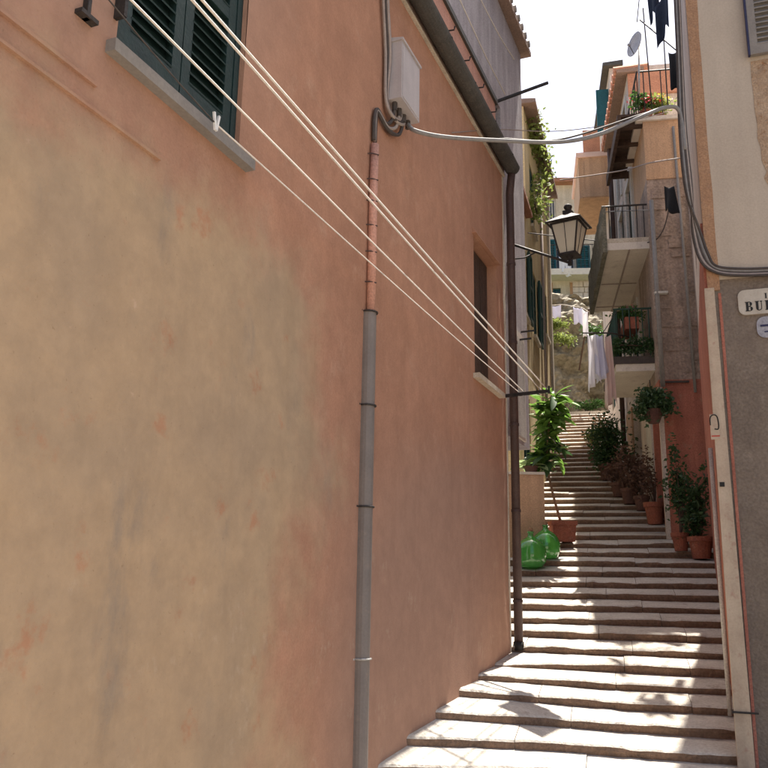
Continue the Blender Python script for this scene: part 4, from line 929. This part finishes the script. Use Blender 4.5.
MB().tube(crom([FR2.pt(lo0, zb0+.4, .05), FR2.pt(lo0, zb0+.42, lout), FR2.pt(1.2, zb0+.38, lout), FR2.pt(lo1, zb0+.42, lout)], 4), .009, 5).build('stem', 'wood_dark', tr)
# flowers on the roof terrace
for k, (u, o, m1, m2, lab) in enumerate(((.3, -.25, 'leaf_yellow', 'flower_yellow', 'pot of yellow-green flowers at the roof terrace corner'), (.15, .0, 'leaf_mid', 'flower_red', 'pot of red geraniums on the roof terrace edge'), (.9, .02, 'leaf_dark', 'flower_pink', 'pot of pink geraniums along the roof terrace railing'))):
    c = FR2.pt(u, ZT+.07, o-.08); t = thing('flower_pot', c, lab, 'flower pot')
    pot_mesh(c, .11, .2, 14).build('pot', 'terracotta_pot', t)
    b, cl = crown(c+Vector((0, 0, .36)), (.22, .22, .17), 420, .075, rnd, 12); b.build('foliage', m1, t, kind='stuff')
    b, cl = crown(c+Vector((0, 0, .42)), (.22, .22, .15), 120, .055, rnd, 12); b.build('flowers', m2, t, kind='stuff')
# vine on the yellow house
vn = thing('wall_vine', FC.pt(2.5, 7.5, .05), 'yellow-green vine climbing the yellow house below its eave', 'vine')
b = MB(); seg = [FC.pt(*FC.px(x_, y_, .12), .12) for x_, y_ in ((532, 120), (536, 138), (540, 152), (545, 170), (538, 190), (535, 205), (538, 214))]
for k in range(800):
    i = rnd.randrange(len(seg)-1); c = seg[i].lerp(seg[i+1], rnd.random())+Vector((rnd.gauss(0, .11), rnd.gauss(0, .14), rnd.gauss(0, .14))); leaf_quads(b, c, .11, rnd)
b.build('foliage', 'leaf_yellow', vn, kind='stuff'); MB().tube(crom(seg, 4), .014, 5).build('stem', 'wood_dark', vn)
# scrub on the rock
for k, (x, y, Dd, m, lab) in enumerate(((556, 322, 23.3, 'leaf_yellow', 'yellow flowering scrub at the top of the rock face'), (566, 338, 23.0, 'leaf_yellow', 'small yellowish scrub halfway down the rock face'), (592, 405, 22.6, 'leaf_mid', 'low green weeds at the foot of the rock face'), (594, 330, 23.4, 'leaf_mid', 'pale green shrub on rock behind the hanging laundry'))):
    c = at_y(x, y, Dd); t = thing('shrub', c-Vector((0, 0, .2)), lab, 'shrub')
    b, cl = crown(c, (.38, .25, .2) if k != 2 else (.5, .2, .12), 420, .10, rnd, 16); b.build('foliage', m, t, kind='stuff'); twigs(c+Vector((0, .7, -.05)), cl, .015).build('stems', 'wood_dark', t)
# tree behind the hillside house
tc = at_y(594, 225, 36); tt = thing('tree', (tc.x, tc.y, 10.5), 'bright green leafy tree standing beyond the hillside house', 'tree')
MB().tube(crom([(tc.x+.2, tc.y, 10.3), (tc.x+.1, tc.y, 12.5), (tc.x, tc.y, 14.5)], 5), [.2-.012*k for k in range(11)], 8).build('trunk', 'wood_dark', tt, smooth=True)
b, cl = crown((tc.x, tc.y, 15.8), (2.0, 1.8, 1.9), 6000, .22, rnd, 46); b.build('crown', 'leaf_yellow', tt, kind='stuff'); twigs((tc.x, tc.y, 14.2), cl, .06).build('limbs', 'wood_dark', tt)

# ================================================================ left nook: demijohns, block, planters
def demijohn(X, Y, R, label):
    z = stair_z(X, Y); t = thing('demijohn', (X, Y, z), label, 'demijohn', None)
    prof = [(R*.5, 0), (R*.78, .02), (R*.95, R*.42), (R, R*.8), (R*.98, R*1.1), (R*.88, R*1.4), (R*.7, R*1.65), (R*.45, R*1.84), (R*.24, R*1.95), (R*.18, R*2.05), (R*.17, R*2.2), (R*.22, R*2.22), (R*.22, R*2.3), (R*.16, R*2.31)]
    o = MB().lathe((X, Y, z+.004), prof, 28).build('bottle', 'green_glass', t, smooth=True)
    MB().lathe((X, Y, z+R*2.30), [(R*.15, 0), (R*.17, .05), (R*.15, .06)], 12).build('stopper', 'wood_warm', t)
d1 = at_y(531, 557, 11.95); d2 = at_y(546, 552, 12.2)
demijohn(d1.x, d1.y, .215, 'bulbous green glass demijohn beside the brown downpipe'); demijohn(d2.x, d2.y, .205, 'green glass demijohn next to the terracotta planter')
bl = at_y(517, 475, 12.5); br = at_y(544, 520, 12.5); ztop = bl.z
blk = thing('stucco_block', (2.2, 12.6, 2), 'low terracotta stucco pier holding a pale plant beside demijohns', 'pier')
b = MB(); b.hexa([(1.72, 12.42, 1.6), (br.x, 12.42, 1.6), (br.x+.02, 12.78, 1.6), (1.72, 12.78, 1.6), (1.72, 12.42, ztop), (br.x, 12.42, ztop), (br.x+.02, 12.78, ztop), (1.72, 12.78, ztop)]); b.build('pier_body', 'tan_panel', blk)
b = MB(); b.hexa([(1.72, 12.40, ztop), (br.x+.02, 12.40, ztop), (br.x+.03, 12.79, ztop), (1.72, 12.79, ztop), (1.72, 12.41, ztop+.04), (br.x+.01, 12.41, ztop+.04), (br.x+.02, 12.78, ztop+.04), (1.72, 12.78, ztop+.04)]); b.build('pier_cap', 'slab_concrete', blk)
# pale plant on the pier: big leaves as parts
def big_leaf(L, W, m, parent, name='leaf', curl=.25):
    b = MB(); n = 6; vs = []
    for k in range(n+1):
        t = k/n; w = W*math.sin(math.pi*min(1, t*.92+.06))**.8; zz = -curl*L*t*t
        vs += [Vector((-w, L*t, zz+w*.28)), Vector((0, L*t, zz)), Vector((w, L*t, zz+w*.28))]
    b.v = vs
    for k in range(n):
        for j in range(2): q = k*3+j; b.f.append((q, q+1, q+4, q+3)); b.mi.append(0)
    me = bpy.data.meshes.new(name); me.from_pydata(vs, [], b.f); me.materials.append(MATS[m])
    me.polygons.foreach_set('use_smooth', [True]*len(me.polygons)); return me
def scatter_leaves(me, parent, pts, rnd, smin=.8, smax=1.25):
    for p, az, el in pts:
        o = bpy.data.objects.new('leaf', me); COL.objects.link(o); place(o, p, parent)
        o.rotation_euler = (el, rnd.uniform(-.5, .5), az); s = rnd.uniform(smin, smax); o.scale = (s, s, s)
rnd = random.Random(77)
pc = at_y(531, 474, 12.5); ap = thing('pot_plant', (pc.x, pc.y, ztop+.04), 'pale variegated broad-leaved plant on top of the stucco pier', 'plant')
MB().lathe((pc.x, pc.y, ztop+.04), [(.08, 0), (.11, .08), (.12, .09), (.1, .09)], 14).build('pot', 'old_clay', ap)
scatter_leaves(big_leaf(.2, .05, 'leaf_pale', ap), ap, [((pc.x+rnd.uniform(-.12, .12), pc.y+rnd.uniform(-.08, .08), ztop+rnd.uniform(.1, .17)), rnd.uniform(0, 6.28), rnd.uniform(-.2, .7)) for _ in range(22)], rnd)
# tall leafy plant in a rectangular planter
pa = at_y(563, 539, 12.75); zp = stair_z(pa.x, pa.y)
tp = thing('tall_plant', (pa.x, pa.y, zp), 'tall glossy green plant leaning out of a square terracotta planter', 'potted plant')
def boxpot(c, w, d, h): 
    x, y, z = c; t = w/2; e = d/2; b = MB(); b.hexa([(x-t*.86, y-e*.86, z), (x+t*.86, y-e*.86, z), (x+t*.86, y+e*.86, z), (x-t*.86, y+e*.86, z), (x-t, y-e, z+h), (x+t, y-e, z+h), (x+t, y+e, z+h), (x-t, y+e, z+h)])
    for q in ((x-t-.012, x+t+.012, y-e-.012, y-e+.012), (x-t-.012, x+t+.012, y+e-.012, y+e+.012), (x-t-.012, x-t+.012, y-e+.012, y+e-.012), (x+t-.012, x+t+.012, y-e+.012, y+e-.012)):
        b.hexa([(q[0], q[2], z+h-.05), (q[1], q[2], z+h-.05), (q[1], q[3], z+h-.05), (q[0], q[3], z+h-.05), (q[0], q[2], z+h+.012), (q[1], q[2], z+h+.012), (q[1], q[3], z+h+.012), (q[0], q[3], z+h+.012)])
    return b
boxpot((pa.x, pa.y, zp), .36, .28, .29).build('planter', 'terracotta_pot', tp); MB().lathe((pa.x, pa.y, zp+.27), [(.13, 0), (.12, .025)], 12).build('soil', 'soil', tp)
st = [Vector((pa.x-.02, pa.y, zp+.27)), at_y(552, 490, 12.7), at_y(547, 460, 12.65), at_y(549, 425, 12.6), at_y(551, 396, 12.6)]
MB().tube(crom(st, 5), [.022-.0008*k for k in range(21)], 7).build('stem', 'wood_warm', tp, smooth=True)
tw = crom(st[1:], 14); lm1 = big_leaf(.28, .05, 'leaf_sunlit', tp); lm2 = big_leaf(.28, .05, 'leaf_dark', tp); pts1 = []; pts2 = []
for _ in range(190):
    t = rnd.uniform(.28, 1); p = tw[int(t*(len(tw)-1))]+Vector((rnd.gauss(0, .075), rnd.gauss(0, .075), rnd.gauss(0, .04)))
    (pts1 if (rnd.random() < .35+.65*t) else pts2).append((p, rnd.uniform(0, 6.28), rnd.uniform(-.75, .75)))  # leaf colour painted brighter upward, as if sunlit above and shaded below
scatter_leaves(lm1, tp, pts1, rnd); scatter_leaves(lm2, tp, pts2, rnd)

# ================================================================ laundry and lines
def cloth(name, c0, c1, drop, m, label, group=None, waves=3, amp=.03, seed=0, cat='laundry', taper=0, nz=10):
    """cloth hung between top corners c0, c1; has thickness"""
    r = random.Random(seed); c0, c1 = Vector(c0), Vector(c1); d = c1-c0; n = Vector((d.y, -d.x, 0)).normalized(); nx = 16; b = MB(); ph = r.uniform(0, 6)
    for side in (0, 1):
        for j in range(nz+1):
            t = j/nz
            for i in range(nx+1):
                u = i/nx; uu = .5+(u-.5)*(1-taper*t)
                p = c0+d*uu+Vector((0, 0, -drop*t*(1+.10*math.sin(ph+u*5)+.05*math.sin(ph*2+u*11))-.03*math.sin(math.pi*u)*(1-t)))
                p += n*(amp*(.35+t)*math.sin(ph+u*waves*6.28+t*.8)+.004*side); b.v.append(p)
    w = nx+1; o = (nz+1)*w
    for j in range(nz):
        for i in range(nx): q = j*w+i; b.f += [(q, q+1, q+w+1, q+w), (o+q+w, o+q+w+1, o+q+1, o+q)]; b.mi += [0, 0]
    for i in range(nx): q = nz*w+i; b.f += [(i, o+i, o+i+1, i+1), (q, q+1, o+q+1, o+q)]; b.mi += [0, 0]
    for j in range(nz): q = j*w; b.f += [(q, q+w, o+q+w, o+q), (q+nx, o+q+nx, o+q+w+nx, q+w+nx)]; b.mi += [0, 0]
    return b.build(name, m, smooth=True, label=label, category=cat, group=group)
rod0 = FR2.pt(.6, at_y(606, 330, 12.9).z, .3); rod1 = at_y(583, 333, 12.2); rod2 = at_y(611, 333, 12.6)
cloth('white_sheet', at_y(587, 334, 12.25), at_y(595, 334, 12.3), .82, 'linen_white', 'narrow white sheet hanging at the outer end of the laundry rod', waves=2, amp=.04, seed=1, taper=-.5)
cloth('white_sheet', at_y(596, 334.5, 12.32), at_y(603, 334.5, 12.4), .68, 'linen_lilac', 'white sheet in the middle of the laundry rod, pale lilac folds', waves=2, amp=.05, seed=2, taper=-.9)
cloth('pink_sheet', at_y(604, 335, 12.5), at_y(610, 335, 12.58), 1.1, 'linen_pink', 'long pale pink sheet hanging beside the lower balcony', waves=2, amp=.04, seed=3, taper=-.5)
ll = thing('laundry_rod', rod1, 'iron rod carrying white sheets out from the lower balcony', 'laundry rod')
MB().tube([rod1, rod2, rod0], .012, 6).build('rod', 'iron', ll)
MB().tube([FR2.pt(.3, zb0+1.0, lout-.05), rod2.lerp(rod1, .3)], .008, 6).build('brace', 'iron', ll)
cloth('white_towel', at_y(559, 256, 29.2), at_y(571, 256, 29.2), .75, 'linen_white', 'white towel hung on the hillside house balcony', waves=2, seed=5)
cloth('white_towel', at_y(549, 306, 22.6), at_y(561, 305, 22.6), .34, 'linen_lilac', 'pale towel drying low below the hillside house doorway', waves=2, seed=6)
cloth('lilac_sheet', at_y(573, 307, 22.4), at_y(582, 308, 22.4), .5, 'linen_lilac', 'lilac sheet hanging above the rock face', waves=2, seed=7)
cloth('white_sheet', at_y(582.5, 309, 22.3), at_y(588, 312, 22.2), .75, 'linen_white', 'slim white sheet hanging against the rock face', waves=1, seed=8)
tl_ = thing('laundry_line', at_y(566, 306, 24.6), 'line of small pale cloths strung above the rock face', 'clothesline')
MB().tube([at_y(545, 306, 22.6), at_y(562, 304.5, 22.6), at_y(582, 307.5, 22.4), at_y(589, 312, 22.2)], .007, 5).build('line', 'rope_white', tl_)
for x, Dd, y in ((545, 22.6, 306), (589, 22.2, 312)): p = at_y(x, y, Dd); MB().bar(p+Vector((0, 1.4, -1.3)), p+Vector((0, 0, .1)), .04).build('post', 'wood_dark', tl_)
# dark clothes and dish over the roof terrace
for k, (x0, x1, y0, Dd, drop, m, lab, nm) in enumerate(((647, 657, -14, 12.2, .62, 'denim_navy', 'dark navy trousers drying highest above the roof terrace', 'trousers'), (655, 668, 0, 12.0, .72, 'denim_navy', 'navy jeans hanging slantwise by the satellite dish', 'trousers'), (668, 676, 52, 11.9, .62, 'black_cloth', 'black garment hanging above the roof terrace flowers', 'garment'), (664, 674, 186, 11.9, .42, 'black_cloth', 'small torn black cloth hung on the rubble wall', 'cloth'))):
    a = at_y(x0, y0+(8 if k < 2 else 0), Dd); c = at_y(x1, y0-(14 if k < 2 else 0), Dd-.2); cloth(nm, a, c, drop, m, lab, waves=1, seed=50+k, taper=(.1 if k < 2 else .4 if k == 2 else -.4), cat='laundry')
hl_ = thing('laundry_rack', at_y(664, 0, 12), 'iron laundry poles rising from the roof terrace beside the dish', 'laundry rack')
for a, c in (((668, 108, 12.6), (660, -20, 12.2)), ((652, 108, 12.7), (643, 8, 12.3)), ((643, -6, 12.2), (682, -30, 11.9)), ((640, 20, 12.3), (676, 50, 11.8))):
    MB().tube([at_y(*a), at_y(*c)], .012, 6).build('pole', 'iron', hl_)
dc = at_y(637, 45, 12.6); dish = thing('satellite_dish', dc-Vector((0, 0, .9)), 'grey oval satellite dish on a pole above the roof terrace', 'dish')
b = MB(); nr, ns = 5, 24; ax = Vector((-.95, -.28, .10)).normalized(); ex = ax.cross(Vector((0, 0, 1))).normalized(); ey = ex.cross(ax)
for side in (0, 1):
    for i in range(nr+1):
        r = i/nr
        for j in range(ns): a = 2*math.pi*j/ns; b.v.append(dc+ex*math.cos(a)*.21*r+ey*math.sin(a)*.21*r+ax*(.06*r*r-.012*side))
o = (nr+1)*ns
for i in range(nr):
    for j in range(ns): q = i*ns+j; q2 = i*ns+(j+1) % ns; b.f += [(q, q2, q2+ns, q+ns), (o+q+ns, o+q2+ns, o+q2, o+q)]; b.mi += [0, 0]
for j in range(ns): q = nr*ns+j; q2 = nr*ns+(j+1) % ns; b.f.append((q, q2, o+q2, o+q)); b.mi.append(0)
b.build('reflector', 'dish_grey', dish, smooth=True)
MB().tube([at_y(639, 108, 12.75), dc-ax*.04], .016, 8).build('mast', 'galvanised', dish, smooth=True)
MB().tube([dc-ey*.2+ax*.05, dc+ax*.15-ey*.05], .007, 6).build('feed_arm', 'iron', dish); MB().bar(dc+ax*.13-ey*.05, dc+ax*.18-ey*.05, .03).build('receiver', 'dish_grey', dish)
MB().tube([at_y(637, 22, 12.6), at_y(642, -30, 12.6)], .01, 6).build('stay', 'iron', dish)

# ---- clotheslines along the terracotta house
u_, z_ = FA.px(505, 396); bk = thing('clothesline_bracket', FA.pt(u_, z_-.05, .1), 'rusty iron clothesline bar sticking out at the terracotta house corner', 'bracket')
e0 = FA.pt(-.06, z_, -.03); e1_ = at_y(549, 391, 9.28)
MB().bar(e0, e1_, .035).build('bar', 'iron', bk); MB().tube([e1_-Vector((0, 0, .03)), e1_+Vector((0, 0, .06))], .012, 6).build('end_peg', 'iron', bk)
for t in (.35, .45, .8, .95): p = e0.lerp(e1_, t); MB().tube([p-Vector((0, 0, .02)), p+Vector((0, 0, .045))], .009, 6).build('peg', 'galvanised', bk)
def line_thing(a_px, o_near, t, lab, r, m, far=-7.9, dy=0):
    """line from the bar back to a hook beyond the big window, kept in a plane o_near metres off the wall"""
    p = e0.lerp(e1_, t)+Vector((0, 0, .03)); u, z = FA.px(a_px[0], a_px[1], o_near); q = FA.pt(u, z, o_near); d = q-p; k = 1.18
    o = thing('clothesline', p, lab, 'clothesline'); mid = p+d*.55+Vector((0, 0, -.012)); MB().tube(crom([p, mid, p+d, p+d*k], 10), r, 6).build('line', m, o, smooth=True); return o, p, q
line_thing((192, 0), .42, .82, 'doubled white clothesline strung out farther from terracotta wall, inner strand', .0065, 'rope_white')
line_thing((202, 0), .47, .95, 'doubled white clothesline strung out farthest from terracotta wall, outer strand', .0065, 'rope_white')
line_thing((131, 0), .30, .45, 'single white clothesline passing in front of the green shutters', .0055, 'rope_white')
p = e0.lerp(e1_, .35)+Vector((0, 0, .03)); u, z = FA.px(216, 124, .12); kn = FA.pt(u, z, .12)
o = thing('clothesline', kn, 'low white clothesline tied with a clip at the window sill', 'clothesline')
MB().tube(crom([p, p.lerp(kn, .5)+Vector((0, 0, -.02)), kn], 10), .0045, 6).build('line', 'rope_white', o, smooth=True)
u2, z2 = FA.px(104, -6, .12); MB().tube(crom([kn, kn.lerp(FA.pt(u2, z2, .12), .5)+Vector((0, 0, -.01)), FA.pt(u2, z2, .12)], 6), .0035, 6).build('tie_wire', 'cable_dark', o, smooth=True)
cl_ = thing('clothes_clip', kn, 'small white plastic clothes clip on the low clothesline', 'clip')
for s_ in (-1, 1): MB().bar(kn+Vector((0, 0, -.035))+FA.d*.004*s_, kn+Vector((0, 0, .055))+FA.d*.022*s_, .012).build('prong', 'white_plastic', cl_)
for (x, y) in ((298, 132),):
    pass
# small wires between the rows
for (pts, r, m, lab) in ((((681, 158, 11.9), (650, 163, 12.3), (620, 171, 13.4), (560, 180, 15)), .012, 'cable_pale', 'pale wire reaching from rubble wall over to the yellow house'),
                         (((650, 210, 12.5), (620, 211, 13.2), (606, 212, 13.6)), .010, 'cable_grey', 'short grey wire above the mossy balcony'),
                         (((671, 200, 12.3), (662, 232, 12.5), (645, 243, 12.8), (600, 241, 14), (528, 233, 13)), .010, 'cable_dark', 'dark wire hanging loosely from rubble wall to lantern side')):
    w_ = thing('overhead_wire', at_y(*pts[1]), lab, 'wire'); MB().tube(crom([at_y(*q) for q in pts], 6), r, 5).build('wire', m, w_, smooth=True)
